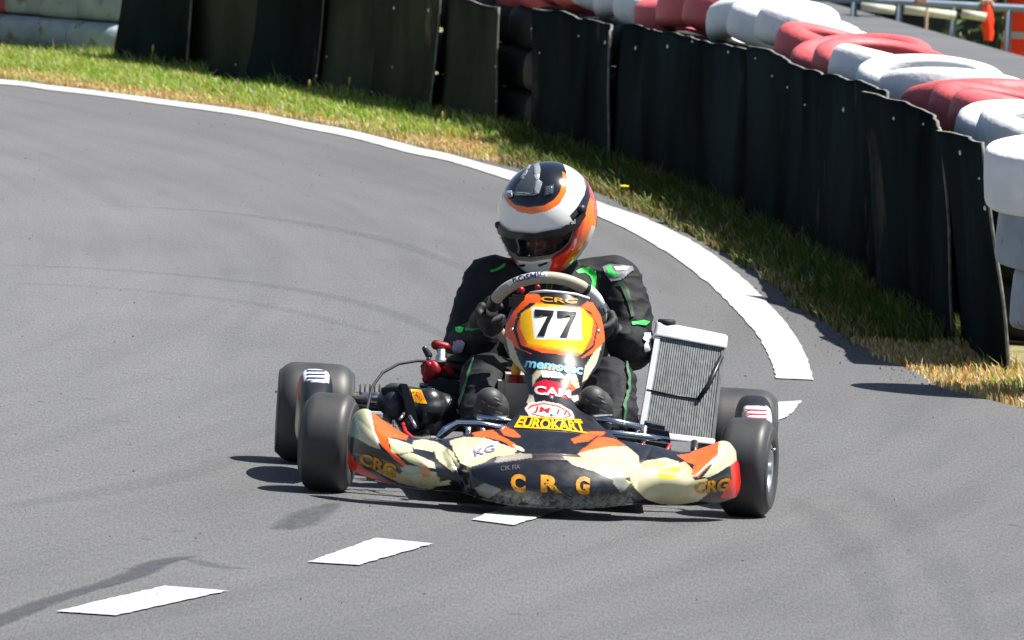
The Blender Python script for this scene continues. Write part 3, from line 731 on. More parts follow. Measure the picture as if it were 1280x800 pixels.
# ---------- front nose
cols = [(436,548,436,580,-.17,-.18,.00), (442,522,441,588,-.18,-.20,.05), (457,512,460,597,-.20,-.24,.085), (480,527,490,605,-.22,-.29,.10), (515,547,530,612,-.24,-.33,.10), (560,549,575,615,-.25,-.37,.09),
        (600,540,600,624,-.26,-.42,.07), (640,537,640,632,-.27,-.47,.06), (688,539,692,635,-.28,-.49,.055), (735,543,742,635,-.27,-.47,.06), (775,551,786,631,-.26,-.42,.07), (815,558,820,631,-.25,-.35,.09),
        (855,566,858,632,-.24,-.31,.10), (883,559,890,630,-.22,-.27,.09), (904,552,912,625,-.20,-.23,.08), (917,560,922,617,-.18,-.19,.05), (923,580,925,603,-.17,-.17,.0)]
sp_ = spl(cols, 330); P = []
def sstep(a, b, x): x = min(1, max(0, (x-a)/(b-a))); return x*x*(3-2*x)
for q in sp_:
    row = []
    px_, py_, bx, by, yt, yb, bu = q
    for j in range(96):
        v = j/95; x = px_+(bx-px_)*v; y = py_+(by-py_)*v
        dep = yt+(yb-yt)*v - bu*math.sin(math.pi*min(1, v*1.02))**.8
        mid = sstep(575, 592, x)*(1-sstep(778, 797, x))
        ridge = 570+ (abs(x-688)/110)**2*14
        dep -= .055*mid*sstep(ridge-4, ridge+8, y)*(1-.45*sstep(608, 634, y))
        # panel gaps and creases of the wings
        for (x0, y0, x1, y1) in ((552,556,585,606), (815,560,790,606)):
            dd = abs((y1-y0)*x-(x1-x0)*y+x1*y0-y1*x0)/math.hypot(y1-y0, x1-x0)
            if y > 552 and dd < 3: dep += .008*(1-dd/3)
        for (x0, y0, x1, y1, am) in ((470,525,530,580,.012), (905,556,865,602,.012)):
            dd = ((y1-y0)*x-(x1-x0)*y+x1*y0-y1*x0)/math.hypot(y1-y0, x1-x0)
            if abs(dd) < 14: dep -= am*(1-abs(dd)/14)
        row.append(K(x, y, dep))
    P.append(row)
nose = gmesh('nose_fairing', P, M['body'], .005, 0)
CR = '#c8c29c'; OR = '#ff6220'; RD = '#e8281c'; BK = '#16181f'; GY = '#6d6f70'; YE = '#f2d878'
nosep = [
 (CR, [(438,522),(450,510),(462,511),(466,524),(470,540),(476,562),(462,557),(447,548),(437,540)]),
 ('#7f9488', [(438,528),(444,520),(450,548),(437,545)]),
 ('#ece6d8', [(459,511),(464,513),(467,530),(476,553),(472,556),(466,540),(461,522)]),
 (OR, [(462,511),(476,520),(492,536),(510,545),(507,551),(490,547),(484,549),(488,562),(500,573),(512,584),(508,585),(492,573),(476,556),(468,538)]),
 (CR, [(485,548),(497,551),(516,557),(515,565),(500,568),(490,566)]),
 (CR, [(500,570),(512,566),(527,572),(543,579),(543,586),(528,584),(512,578)]),
 (CR, [(516,552),(530,550),(548,554),(551,560),(540,566),(528,563),(517,562)]),
 ('#5b5d52', [(444,566),(474,572),(500,580),(512,594),(496,598),(470,586),(447,578)]),
 (CR, [(478,586),(488,583),(500,592),(512,584),(530,588),(544,590),(551,601),(563,599),(562,605),(545,607),(538,612),(520,608),(500,603),(488,597),(470,588)]),
 ('#a9b3a6', [(500,584),(512,581),(530,584),(542,590),(522,592),(508,594)]),
 ('#c9946f', [(523,584),(534,582),(540,594),(530,596)]),
 (CR, [(543,562),(552,556),(566,566),(575,584),(566,590),(552,580),(545,573)]),
 (CR, [(562,552),(578,547),(606,548),(628,556),(646,562),(643,569),(618,572),(604,580),(588,585),(576,580),(568,566)]),
 ('#e6ddb0', [(577,549),(583,548),(586,582),(580,582)]), ('#e8dcae', [(603,549),(608,549),(611,576),(606,578)]),
 ('#8d8a70', [(552,566),(560,560),(566,582),(560,586)]),
 ('#d0cfd6', [(587,570),(592,560),(606,553),(622,553),(624,558),(612,566),(594,574),(588,575)]),
 (OR, [(590,541),(598,537),(614,536),(624,545),(640,553),(652,562),(654,565),(642,560),(626,552),(610,548),(594,547)]),
 ('#e0d6b8', [(640,556),(652,560),(656,565),(648,564)]),
 (OR, [(620,531),(629,530),(640,537),(652,547),(644,548),(630,545)]),
 (RD, [(432,570),(437,562),(444,575),(458,587),(475,596),(494,606),(480,606),(455,599),(438,586)]),
 ('#9b968a', [(622,572),(650,567),(664,569),(666,573),(640,577),(618,580)]),
 (OR, [(714,550),(738,540),(748,544),(736,552),(718,555)]),
 (OR, [(724,566),(736,557),(748,547),(766,548),(784,559),(764,559),(740,566),(728,569)]),
 (CR, [(722,568),(740,563),(764,559),(784,559),(797,570),(800,582),(788,596),(775,599),(752,590),(734,579)]),
 (CR, [(704,572),(730,573),(760,588),(790,604),(778,606),(742,590),(716,582)]),
 (CR, [(786,598),(790,586),(806,577),(832,573),(848,578),(858,592),(868,600),(882,598),(893,610),(872,626),(836,632),(808,624),(792,610)]),
 ('#f0c81e', [(822,588),(850,584),(852,594),(838,600),(822,597)]), ('#f4dc7a', [(802,580),(826,576),(836,584),(808,590)]),
 ('#e9b080', [(848,580),(856,578),(868,590),(866,598),(858,592)]),
 (OR, [(846,570),(862,568),(880,556),(898,549),(902,553),(896,568),(884,584),(872,597),(864,594),(868,582),(858,578)]),
 (CR, [(899,550),(910,552),(919,564),(920,578),(908,584),(896,592),(884,597),(878,596),(888,584),(897,570)]),
 ('#3a3630', [(880,602),(908,592),(916,596),(906,612),(884,618)]),
 (RD, [(912,582),(920,576),(927,585),(927,606),(918,622),(900,622),(906,610),(914,598)]),
 ('#7d8078', [(594,610),(606,604),(628,612),(612,622),(600,618)]),
 ('#80827a', [(760,584),(772,590),(786,606),(776,616),(766,604)]),
]
def scuff(co, c):
    x, y = kproj(co)
    if 592 < x < 790 and y > 600:
        k = noise.noise(Vector((x*.35+y*.25, y*.12, 0))); s = sstep(606, 630, y)
        if k > .30-.45*s: return tuple(a*(1-.6*s)+b*.6*s for a, b in zip(c, (.22,.23,.20)))
    return c
paint(nose, BK, nosep, fn=scuff)
M['goldw'] = mat('worn_gold_print', lin('#d08e14'), .4, var=.3, vscale=40, wear=((.02,.02,.02), .56, 60))
tn = bvh_of(nose)
for ch, q in (('C', [(638,592),(657,594),(657,616),(639,614)]), ('R', [(676,594),(699,595),(703,616),(676,615)]), ('G', [(720,595),(738,597),(736,619),(719,617)])):
    stick_text(ch, q, tn, 'letter', M['goldw'], nose, bold=.055)
stick_text('CRG', [(452,565),(496,581),(494,598),(450,579)], tn, 'lettering', M['goldw'], nose, bold=.04)
stick_text('CRG', [(868,603),(912,597),(909,613),(868,617)], tn, 'lettering', M['goldw'], nose, bold=.04)
stick_text('KG', [(592,563),(618,556),(619,564),(594,571)], tn, 'lettering', mat('faded_print', (.20,.21,.27), .5), nose, bold=.01)
stick_text('CIK FIA', [(626,583),(650,581),(650,587),(626,589)], tn, 'lettering', mat('grey_print', (.10,.10,.105), .5), nose, bold=.0)
# lower lip / bumper bar behind the nose
MB().tube([K(470,596,-.20), K(560,608,-.27), K(690,622,-.36), K(820,622,-.27), K(905,612,-.20)], .012, 10).build('bumper_bar', M['chrome'], kart)
MB().box((0,-.30,.075), (.46,.18,.01)).build('undertray', M['matt'], kart)
# ---------- number panel / front fairing
rows = [((663,366),(736,373),.215,.05), ((647,377),(747,386),.195,.07), ((637,393),(752,402),.17,.085), ((632,412),(755,421),.145,.09), ((631,432),(754,440),.12,.09), ((640,450),(748,457),.09,.08), ((655,466),(737,470),.05,.06), ((660,482),(727,485),.01,.05),
        ((661,497),(724,499),-.03,.05), ((652,512),(733,514),-.08,.05), ((638,527),(748,530),-.15,.06), ((622,541),(768,546),-.23,.07), ((618,549),(778,555),-.27,.07)]
rk = spl([(a[0][0], a[0][1], a[1][0], a[1][1], a[2], a[3]) for a in rows], 190); P = []
for ri_, q in enumerate(rk):
    row = []
    for j in range(110):
        u = j/109; k = 2*u-1; x = q[0]+(q[2]-q[0])*u; y = q[1]+(q[3]-q[1])*u
        y -= (3.0*(1-k*k) if y < 400 else 0)*(1-sstep(366, 400, y))
        dep = q[4]+q[5]*(abs(k)**2.6) - .004*math.cos(k*3)
        # raised frame round the number field
        row.append(K(x, y, dep))
    P.append(row)
fair = gmesh('number_panel', P, M['panel'], .004, 0)
fp = [
 (OR, [(660,367),(668,368),(680,376),(722,381),(740,378),(752,398),(757,424),(742,440),(728,448),(700,446),(664,443),(648,436),(633,428),(632,408),(645,385)]),
 ('#1a1820', [(672,372),(735,376),(730,384),(676,381)]),
 ('#1a1820', [(668,376),(679,386),(660,386),(650,396),(646,412),(652,432),(680,442),(722,445),(740,432),(745,408),(740,394),(726,386),(738,390),(747,408),(742,434),(724,449),(700,450),(676,447),(650,436),(642,412),(648,392),(658,383)]),
 (OR, [(664,366),(674,368),(682,384),(670,380),(657,378)]), (OR, [(724,385),(734,377),(741,382),(746,392),(736,388)]),
 ('#ffc400', [(672,379),(684,380),(728,386),(741,400),(738,422),(728,441),(700,436),(660,430),(650,410),(652,392)]),
 ('#ff9a10', [(660,430),(700,436),(728,441),(726,443),(700,439),(658,433)]),
 ('#f6f4f0', [(664,384),(725,385),(727,425),(668,424)]),
 (BK, [(636,444),(660,447),(700,452),(730,455),(748,446),(742,462),(733,474),(724,478),(700,476),(660,474),(650,462)]),
 (CR, [(633,420),(641,428),(650,452),(658,466),(646,458),(638,446)]), (CR, [(752,430),(746,452),(733,474),(727,478),(731,458),(742,440)]),
 (CR, [(666,470),(674,460),(682,457),(680,466),(670,476),(666,484)]), (CR, [(706,460),(720,469),(724,484),(716,488),(711,472)]), ('#ff6220', [(700,476),(712,478),(720,486),(714,490),(704,482)]),
 ('#e8763c', [(679,455),(704,458),(699,465),(684,463)]),
 ('#f0eeee', [(677,463),(700,466),(708,474),(688,472),(678,472)]),
 ('#c81430', [(668,480),(680,475),(700,479),(713,486),(714,500),(700,497),(668,494)]),
 ('#c8c2ae', [(660,494),(667,494),(669,504),(662,508),(658,502)]), ('#c8c2ae', [(712,496),(722,494),(724,508),(716,502)]),
 ('#f2d8d0', [(656,511),(662,505),(680,502),(700,506),(714,514),(718,523),(706,527),(680,525),(662,521)]),
 ('#c8452e', [(659,512),(664,507),(680,504),(699,508),(711,515),(714,521),(705,525),(680,523),(664,519),(664,517),(680,521),(704,523),(711,520),(708,515),(698,510),(680,506),(666,509),(662,512)]),
 (OR, [(620,530),(630,531),(642,540),(655,549),(645,551),(628,544)]), (OR, [(712,552),(738,540),(756,541),(748,552),(724,556)]),
 ('#6f7276', [(655,546),(690,550),(716,550),(716,553),(690,553),(655,549)]),
]
paint(fair, BK, fp, facing=False)
tf = bvh_of(fair)
seven = lambda ox, oy: [[(ox,oy),(ox+24,oy+1.5),(ox+23,oy+7),(ox+5,oy+6),(ox+4,oy+9.5),(ox,oy+9)], [(ox+17,oy+6.5),(ox+23,oy+7),(ox+16.5,oy+20),(ox+12,oy+34),(ox+3,oy+33.2),(ox+10,oy+20)]]
stick_polys(seven(668.5, 387), tf, 'digit', M['blackp'], fair, off=.0015)
stick_polys(seven(696.5, 388.5), tf, 'digit', M['blackp'], fair, off=.0015)
stick_text('CRG', [(676,371),(722,374),(720,380),(677,377)], tf, 'lettering', M['gold'], fair, bold=.02)
stick_text('memotec', [(659,449),(729,458),(727,469),(656,459)], tf, 'lettering', M['skyp'], fair, bold=.03)
stick_text('RACING', [(686,455),(722,462),(720,466),(686,458.5)], tf, 'lettering', M['white'], fair, bold=.01, off=.002)
stick_text('CAM', [(669,482),(713,488),(713,498),(668,493)], tf, 'lettering', M['white'], fair, bold=.03)
stick_text('JM 11', [(669,508),(709,514),(706,521),(667,516)], tf, 'lettering', M['redp'], fair, bold=.01)
stick_text('EUROKART', [(650,522),(727,527),(733,541),(643,534)], tf, 'lettering', M['yellow'], fair, bold=.035)
stick_polys([[(650,520.5),(726,525),(726,526.5),(650,522)], [(643,535),(700,538),(734,542.5),(734,541),(700,536.6),(643,533.6)]], tf, 'lettering_frame', M['yellow'], fair)
# edge trim of the panel top
MB().tube([K(663,366,.262), K(680,364,.22), K(700,365.5,.21), K(720,368,.22), K(736,373,.262)], .004, 8).build('top_trim', M['white'], fair)
# small bolts on the fairing
for q in ((690,519),(689,497),(640,412),(748,414)):
    h = tf.ray_cast(CAMP, ray(*q).normalized())
    if h[0]: MB().lathe([(1e-4,.004),(.005,.003),(.006,0)], (KI.to_3x3() @ (h[1] if h[1].y < 0 else -h[1])), KI @ h[0], 10).build('bolt', M['steel'], fair)
# ---------- pedals, chrome bars
MB().tube([K(548,548,-.16), K(556,537,-.14), K(572,529,-.12), K(600,530,-.12), K(641,538,-.12)], .0095, 10).build('nerf_bar', M['chrome'], kart)
MB().tube([K(596,521,-.05), K(625,524,-.05), K(648,530,-.05)], .0085, 10).build('pedal_bar', M['chrome'], kart)
MB().tube([K(742,524,-.05), K(770,527,-.05), K(797,533,-.04), K(803,540,0)], .0085, 10).build('pedal_bar', M['chrome'], kart)
MB().tube([K(738,541,-.12), K(770,542,-.12), K(806,546,-.12), K(836,551,-.08)], .0095, 10).build('nerf_bar', M['chrome'], kart)
for px in (586, 604, 806): MB().tube([K(px, 533, -.10), K(px-2, 552, -.12)], .007, 8).build('bar_bracket', M['alu'], kart)
# ---------- steering wheel
WC = K(683, 393, .43); WR = .150
wa = Vector((1,0,0)); wb_ = Vector((0,-.70,.714)).normalized(); wn = wa.cross(wb_)      # wn points away from the driver
def rimp(th, rr=WR): return WC+wa*math.cos(th)*rr+wb_*math.sin(th)*rr
stw = MB().tube([rimp(2*math.pi*k/72) for k in range(72)], .0165, 14, closed=True).build('steering_wheel', M['rim'], kart)
stt = MB()
for s, a0, a1 in ((1, 28, 47), (1, 8, 26), (1, 150, 172)): pass
MB().tube([rimp(R(a)) for a in range(47, 52)], .0190, 12).build('rim_band', M['blackp'], stw)
MB().tube([rimp(R(a)) for a in range(160, 176, 2)], .0185, 12).build('rim_band', M['blackp'], stw)
MB().tube([rimp(R(a)) for a in range(24, 47, 2)], .0180, 12).build('rim_tape', M['tape'], stw)
MB().tube([rimp(R(a)) for a in range(10, 24, 2)], .0185, 12).build('rim_tape', M['chrome'], stw)
for a in (R(200), R(-20), R(90)):
    MB().tube([rimp(a), rimp(a, .04)], .008, 8).build('spoke', M['black'], stw)
MB().lathe([(.001,.012),(.05,.012),(.055,0),(.05,-.012),(.001,-.012)], wn, WC, 24).build('hub_plate', M['black'], stw)
MB().tube([WC, WC+wn*.25, KZ(0, .06, .12)], .010, 10).build('steering_column', M['steel'], kart)
ts = bvh_of(stw)
stick_polys([[(633,354),(640,344.5),(660,339.5),(684,338),(684,345.5),(662,346.5),(645,351),(637,358)]], ts, 'rim_patch', M['white'], stw, off=.0012, step=3)
stick_text('KOSMIC', [(640,347),(682,338.8),(682,344.8),(642,353.5)], ts, 'lettering', M['bluep'], stw, bold=.02, off=.0022, step=3)
# small red switch and lap timer behind the panel
MB().ell(K(651,363,.27), (.011,.011,.011)).build('kill_switch', M['red'], kart)
MB().ell(K(672,359,.27), (.008,.008,.008)).build('kill_switch', M['red'], kart)
mb = MB().box(K(648,378,.26), (.05,.03,.04), None, .008); autosmooth(mb.build('lap_timer', M['black'], kart))
# ---------- side pods
M['podm'] = mat('pod_plastic', attr='paint', rough=.5, coat=0, var=.15, vscale=25, spec=.3)
for s in (-1, 1):
    x0, x1 = (.555, .655); P = []
    for i in range(40):
        f = i/39; y = .20+.64*f; sh = math.sin(math.pi*min(1, max(.03, f*1.02+.0)))**.28; row = []
        for k in range(28):
            a = 2*math.pi*k/28; cx = abs(math.cos(a))**.55*math.copysign(1, math.cos(a)); cz = abs(math.sin(a))**.55*math.copysign(1, math.sin(a))
            hz = .115*(.55+.45*sh); row.append((s*((x0+x1)/2+cx*(x1-x0)/2*sh), y, .155+(cz*hz)*(1 if cz > 0 else .85)*sh+.025*sh))
        P.append(row)
    n = len(P); P = [[Vector((s*(x0+x1)/2, .205, .17))]*28]+P+[[Vector((s*(x0+x1)/2, .84, .17))]*28]
    pod = grid_mesh('side_pod', P, M['podm'], kart, True)
    if s < 0:
        pp = [('#e8e8ea', [(378,459),(411,459),(411,478),(376,474)]), ('#2a5a9a', [(374,466),(380,462),(378,482),(372,486)]), ('#c04030', [(372,470),(378,466),(376,490),(370,498)]), ('#6a6a50', [(362,505),(374,500),(376,540),(364,552)]), (CR, [(366,520),(374,512),(372,545),(364,548)])]
    else:
        pp = [('#e8e8ea', [(924,507),(962,508),(966,528),(922,526)]), ('#1c1c24', [(922,507),(930,506),(926,528),(920,528)]), ('#b89a30', [(958,545),(972,545),(972,562),(960,562)]), ('#a04038', [(956,562),(966,562),(966,590),(958,590)])]
    paint(pod, '#15181e', pp, facing=False)
    tp = bvh_of(pod)
    if s > 0:
        for q in (512, 517, 522): stick_polys([[(932,q),(958,q+1),(959,q+2.2),(932,q+1.4)]], tp, 'stripe', M['redp'], pod)
    else:
        for q in (463, 467.5, 472): stick_polys([[(384,q),(406,q+.6),(406,q+2),(383,q+1.6)]], tp, 'stripe', M['bluep'], pod)
# ---------- radiator
def RP(u, v, y0=.66, y1=.52, dy=0):
    """u across, v down the radiator, corners read off the photo"""
    tl, tr, br, bl = (820,418), (906,434), (893,552), (799,541)
    x = (tl[0]*(1-u)+tr[0]*u)*(1-v)+(bl[0]*(1-u)+br[0]*u)*v; y = (tl[1]*(1-u)+tr[1]*u)*(1-v)+(bl[1]*(1-u)+br[1]*u)*v
    return K(x, y, y0+(y1-y0)*v)+Vector((0, dy, 0))
M['radside'] = mat('radiator_side', (.14,.15,.16), .45, metal=.2, var=.15, vscale=30)
rad = bpy.data.objects.new('radiator', None); rad.empty_display_size = .05; link(rad, kart)
def slab(u0, u1, v0, v1, d0, d1):
    V = [RP(u, v, dy=d) for d in (d0, d1) for v in (v0, v1) for u in (u0, u1)]
    return V, [(0,1,3,2), (4,6,7,5), (0,4,5,1), (2,3,7,6), (0,2,6,4), (1,5,7,3)]
MB().add(*slab(.06, .95, .0, .97, .006, .04)).build('core', M['matt'], rad, False)
mb = MB()
for k in range(27):
    u = .075+.86*k/26; mb.add(*slab(u-.0115, u+.0115, .0, .97, -.001, .03))
o = mb.build('cooling_tubes', mat('radiator_tubes', (.21,.23,.235), .6, metal=.1, var=.3, vscale=60), rad, False); tag(o, kind='stuff')
mb = MB()
for k in range(64):
    v = .01+.95*k/63; mb.add(*slab(.07, .94, v-.0018, v+.0018, .003, .032))
tag(mb.build('cooling_fins', mat('radiator_fins', (.10,.11,.115), .6, metal=.3, var=.3, vscale=60), rad, False), kind='stuff')
mb = MB().add(*slab(-.01, .065, .02, .99, -.004, .045)); mb.build('side_plate', M['alu_white'], rad, False)
MB().add(*slab(.955, 1.0, .0, .99, -.004, .045)).build('side_plate', M['radside'], rad, False)
o = MB().add(*slab(-.02, 1.03, -.125, .01, -.010, .055)).build('top_tank', M['alu_white'], rad, False); md = o.modifiers.new('b', 'BEVEL'); md.width = .006; md.segments = 3
o = MB().add(*slab(-.02, 1.01, .97, 1.035, -.008, .05)).build('bottom_tank', M['alu_white'], rad, False); md = o.modifiers.new('b', 'BEVEL'); md.width = .005; md.segments = 3
MB().lathe([(.001,.024),(.022,.024),(.025,.02),(.025,.004),(.018,0),(.018,-.01)], (0,0,1), K(833,410,.69), 20).build('radiator_cap', M['matt'], rad)
MB().tube([RP(0,.56,dy=-.004), RP(.35,.575,dy=-.004), RP(.72,.58,dy=-.004)], .0022, 6).build('strap', M['black'], rad)  # thin dark line drawn across the core
MB().tube([RP(.72,.58,dy=-.006), RP(.84,.40,dy=-.008), RP(.97,.10,dy=-.010)], .0065, 8).build('hose', M['black'], rad)  # dark tube standing in for a soft shadow across the core
MB().tube([RP(.3,1.03,dy=.02), RP(.3,1.12,dy=.02)-Vector((.05,0,.03)), KZ(.30,.5,.07)], .012, 8).build('mounting_strut', M['steel'], kart)
MB().tube([K(868,553,.5), K(868,573,.45)], .011, 8).build('mounting_strut', M['black'], kart)
# right: black reservoir, red hose
bm = bmesh.new(); bmesh.ops.create_cube(bm, size=1)
for v in bm.verts: v.co = Vector((v.co.x*(.075 if v.co.z > 0 else .10), v.co.y*.10, v.co.z*.075+ (.012 if v.co.x < 0 and v.co.z > 0 else 0)))
bmesh.ops.bevel(bm, geom=bm.edges[:], offset=.012, segments=2, affect='EDGES'); o = from_bm('coolant_reservoir', bm, M['navy'], kart, True); o.location = K(817, 549, .18); autosmooth(o)
MB().tube([K(800,540,.12), K(806,562,.08), K(818,571,.05), K(832,566,.04), K(838,556,.06)], .0055, 8).build('red_hose', M['red_hose'], kart)
# seat stays / grey bracket between suit and radiator
MB().tube([K(796,545,.6), K(812,500,.66), K(822,452,.74)], .010, 8).build('seat_stay', M['steel'], kart)
# ---------- engine side
eng = bpy.data.objects.new('engine', None); eng.empty_display_size = .05; link(eng, kart)
mb = MB().ell(K(492,504,.32), (.046,.08,.056), None, 24); mb.build('air_filter', M['navy'], eng)
SM = mat('silencer_plastic', (.012,.014,.018), .33, coat=.25, spec=.5, var=.2, bump=.002, bscale=14)
c = K(535,513,.34); mb = MB().ell(c, (.070,.085,.060), None, 24).cap(c+Vector((-.055,0,.022)), c+Vector((.05,0,.0)), .042, .05, 20).cap(c+Vector((.03,-.04,-.04)), c+Vector((.055,.05,-.02)), .035, .04, 16).cap(c+Vector((.0,-.03,.02)), c+Vector((-.045,-.03,-.03)), .045, .04, 16)
o = blob('intake_silencer', mb, .004, 3, SM, eng)
MB().add([K(x, y, d) for d in (.22, .34) for x, y in ((500,479),(509,480),(520,512),(524,536),(514,536),(507,508))], [(0,1,2,5),(5,2,3,4),(6,11,8,7),(11,10,9,8),(0,6,7,1),(1,7,8,2),(2,8,9,3),(3,9,10,4),(4,10,11,5),(5,11,6,0)]).build('filter_band', M['navy'], eng, False)
ti = bvh_of(o)
stick_polys([[(513,487),(527,488),(534,505),(519,504)]], ti, 'sticker', M['yellow'], eng, off=.002)
stick_text('TIDI', [(515,490),(526,491),(531,502),(520,501)], ti, 'lettering', M['redp'], eng, bold=.0, off=.004)
mb = MB().tube([K(478,490,.28), K(497,484,.27), K(508,498,.26), K(510,520,.26)], .012, 8); mb.build('filter_strap', M['matt'], eng)
mb = MB().lathe([(.001,.045),(.035,.045),(.045,.035),(.045,.028),(.038,.026),(.038,.016),(.048,.014),(.048,.004),(.038,.002),(.038,-.008),(.050,-.010),(.050,-.02),(.04,-.022),(.04,-.06)], (.1,0,1), K(563,463,.58), 24)
mb.build('cylinder_fins', M['matt'], eng)
MB().cap(K(545,431,.56), K(557,434,.56), .014, .014).cap(K(549,431,.56), K(551,441,.56), .012, .010).build('plug_cover', M['red'], eng)
MB().lathe([(.001,.022),(.022,.022),(.028,.014),(.028,-.010),(.020,-.02),(.001,-.02)], (-.5,-1,.2), K(540,463,.50), 20).build('carburettor', M['red'], eng)
MB().cap(K(536,457,.49), K(533,474,.49), .013, .012).build('fuel_pump', M['red'], eng)
MB().cap(K(557,459,.50), K(563,466,.50), .013, .011).build('pulse_cap', M['red'], eng)
MB().cap(K(528,458,.5), K(536,449,.5), .006, .006).build('choke_lever', M['navy'], eng)
MB().cap(K(545,474,.5), K(561,480,.5), .012, .014).build('inlet_boot', M['navy'], eng)
MB().cap(K(536,444,.55), K(531,436,.55), .010, .008).build('linkage', M['navy'], eng)
MB().lathe([(.001,.035),(.011,.034),(.012,.01),(.016,.01),(.016,0)], (0,0,1), K(551,452,.5), 12).build('spark_plug_cap', M['alu'], eng)
mb = MB().box(K(560,505,.55), (.16,.18,.14), None, .02); autosmooth(mb.build('crankcase', M['matt'], eng))
MB().tube([K(447,497,.95), K(478,498,.7)], .017, 12).build('exhaust_header', M['steel'], eng)
MB().tube([K(447,509,.92), K(475,512,.7)], .013, 12).build('exhaust_header', M['black'], eng)
mb = MB()
for k in range(5): mb.lathe([(.012,-.002),(.024,-.002),(.024,.002),(.012,.002)], (1,0,0), K(450+k*6,491,.9), 16)
mb.build('spacer_rings', M['matt'], eng)
MB().tube([K(458,536,.10), K(459,510,.18), K(465,484,.28), K(478,466,.36), K(498,455,.42), K(522,451,.48), K(548,452,.52)], .0042, 8).build('throttle_cable', M['matt'], kart)
MB().tube([K(504,530,.16), K(507,540,.10), K(516,548,.04), K(530,552,0), K(541,554,-.02)], .0055, 8).build('red_hose', M['red_hose'], kart)
for (x0,y0,x1,y1) in ((484,528,488,548),(492,526,495,546),(500,540,503,556),(512,520,520,534),(505,517,500,524)): MB().tube([K(x0,y0,.14), K(x1,y1,.10)], .0045, 6).build('spring', M['steel'], kart)
mb = MB().box(K(468,519,.2), (.045,.03,.02), None, .004).box(K(542,549,-.02), (.022,.02,.016), None, .003); mb.build('bracket', M['alu_white'], kart, False)
# red plate at the left bar end
MB().tube([K(541,557,-.10), K(553,543,-.12)], .009, 8).build('bar_end', M['red'], kart)

# ================================================================== THE DRIVER
drv = tag(empty('person', KM @ Vector((0, .8, .06)), YAW), 'driver in black suit with green piping and white and orange helmet, gripping the wheel', 'driver')
DO = Vector((0, .8, .06)); DM = KM
def D(px, py, y): return K(px, py, y)-DO
DMAT = KM @ Matrix.Translation(DO)
def rb(a): return a
mb = MB()
hip = D(692, 512, .80); 
mb.ell(D(692,500,.82), (.155,.13,.12)); mb.ell(D(690,440,.86), (.155,.115,.13)); mb.ell(D(694,392,.85), (.185,.12,.13)); mb.ell(D(694,362,.83), (.165,.10,.085)); mb.cap(D(694,352,.82), D(690,322,.80), .075, .062)
# image-left arm
sL, eL, wL = D(611,352,.83), D(586,430,.72), D(606,420,.54)
mb.ell(D(614,352,.83), (.075,.075,.068)); mb.cap(sL, D(592,395,.78), .071, .062); mb.cap(D(592,395,.78), eL+Vector((-.012,0,-.01)), .062, .060); mb.cap(eL+Vector((-.012,0,-.01)), D(592,426,.62), .060, .052); mb.cap(D(592,426,.62), wL, .052, .040)
# image-right arm
sR, eR, wR = D(772,354,.83), D(790,434,.72), D(777,424,.54)
mb.ell(D(768,352,.83), (.072,.075,.062)); mb.cap(sR, D(785,396,.78), .072, .068); mb.cap(D(785,396,.78), eR, .068, .064); mb.cap(eR, D(784,431,.62), .064, .055); mb.cap(D(784,431,.62), wR, .055, .040)
mb.cap(D(735,352,.83), D(770,352,.83), .066, .070); mb.cap(D(650,350,.83), D(614,350,.83), .066, .070)
# legs
for (h, k, sh, a) in (((668,512,.78), (607,474,.36), (603,520,.20), (610,528,.10)), ((716,514,.78), (763,478,.36), (770,524,.20), (752,530,.10))):
    mb.cap(D(*h), D((h[0]+k[0])/2, (h[1]+k[1])/2-4, (h[2]+k[2])/2), .095, .085); mb.cap(D((h[0]+k[0])/2, (h[1]+k[1])/2-4, (h[2]+k[2])/2), D(*k), .085, .070)
    mb.cap(D(*k), D(*sh), .070, .060); mb.cap(D(*sh), D(*a), .058, .045)
def wr(co):
    co = Vector(co)
    p = co*1.0; f = noise.noise(p*11)*.006+noise.noise(Vector((p.x*16, p.y*16, p.z*38)))*.005
    r = 1-abs(noise.noise(Vector((p.x*9+3, p.y*9, p.z*20))))*2
    r2 = 1-abs(noise.noise(Vector((p.x*6, p.y*14+p.z*8, p.z*26+5))))*2.4
    return f*.6+.0035*max(0, r)**2+.005*max(0, r2)**2-.002
body = blob('body', mb, .005, 6, M['suit'], drv, wr)
GR = '#38d957'; DG = '#1d5a30'
sp = [(GR, [(720,339),(727,335),(737,334),(745,339),(746,348),(743,364),(737,364),(740,351),(737,345),(731,341),(723,342)]),
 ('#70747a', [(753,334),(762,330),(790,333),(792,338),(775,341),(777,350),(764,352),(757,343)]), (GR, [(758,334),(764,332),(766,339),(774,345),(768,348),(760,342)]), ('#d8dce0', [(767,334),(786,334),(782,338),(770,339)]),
 ('#123a20', [(772,352),(778,352),(785,362),(789,376),(793,396),(789,397),(784,378),(778,364)]),
 (GR, [(789,404),(797,402),(803,401),(811,403),(806,407),(797,407),(790,408)]),
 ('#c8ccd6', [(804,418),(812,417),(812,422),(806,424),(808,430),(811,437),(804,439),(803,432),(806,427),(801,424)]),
 (GR, [(571,411),(576,409),(582,411),(580,416),(574,417),(572,415)]), ('#2f8a45', [(584,411),(600,411),(600,413),(584,414)]),
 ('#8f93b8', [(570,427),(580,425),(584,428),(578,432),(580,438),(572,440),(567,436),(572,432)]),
 ('#2c6a3c', [(592,450),(594,449),(588,470),(583,490),(577,510),(574,530),(572,530),(574,510),(580,488)]), 
 ('#265f38', [(780,452),(782,453),(786,470),(786,490),(781,510),(777,532),(775,532),(778,508),(783,488),(783,470)]),
 ('#2fae4b', [(613,340),(631,332),(632,334),(614,343)])]
paint(body, '#1b1c20', [], M=DMAT)
tbody = bvh_of(body, DMAT); pm = {}
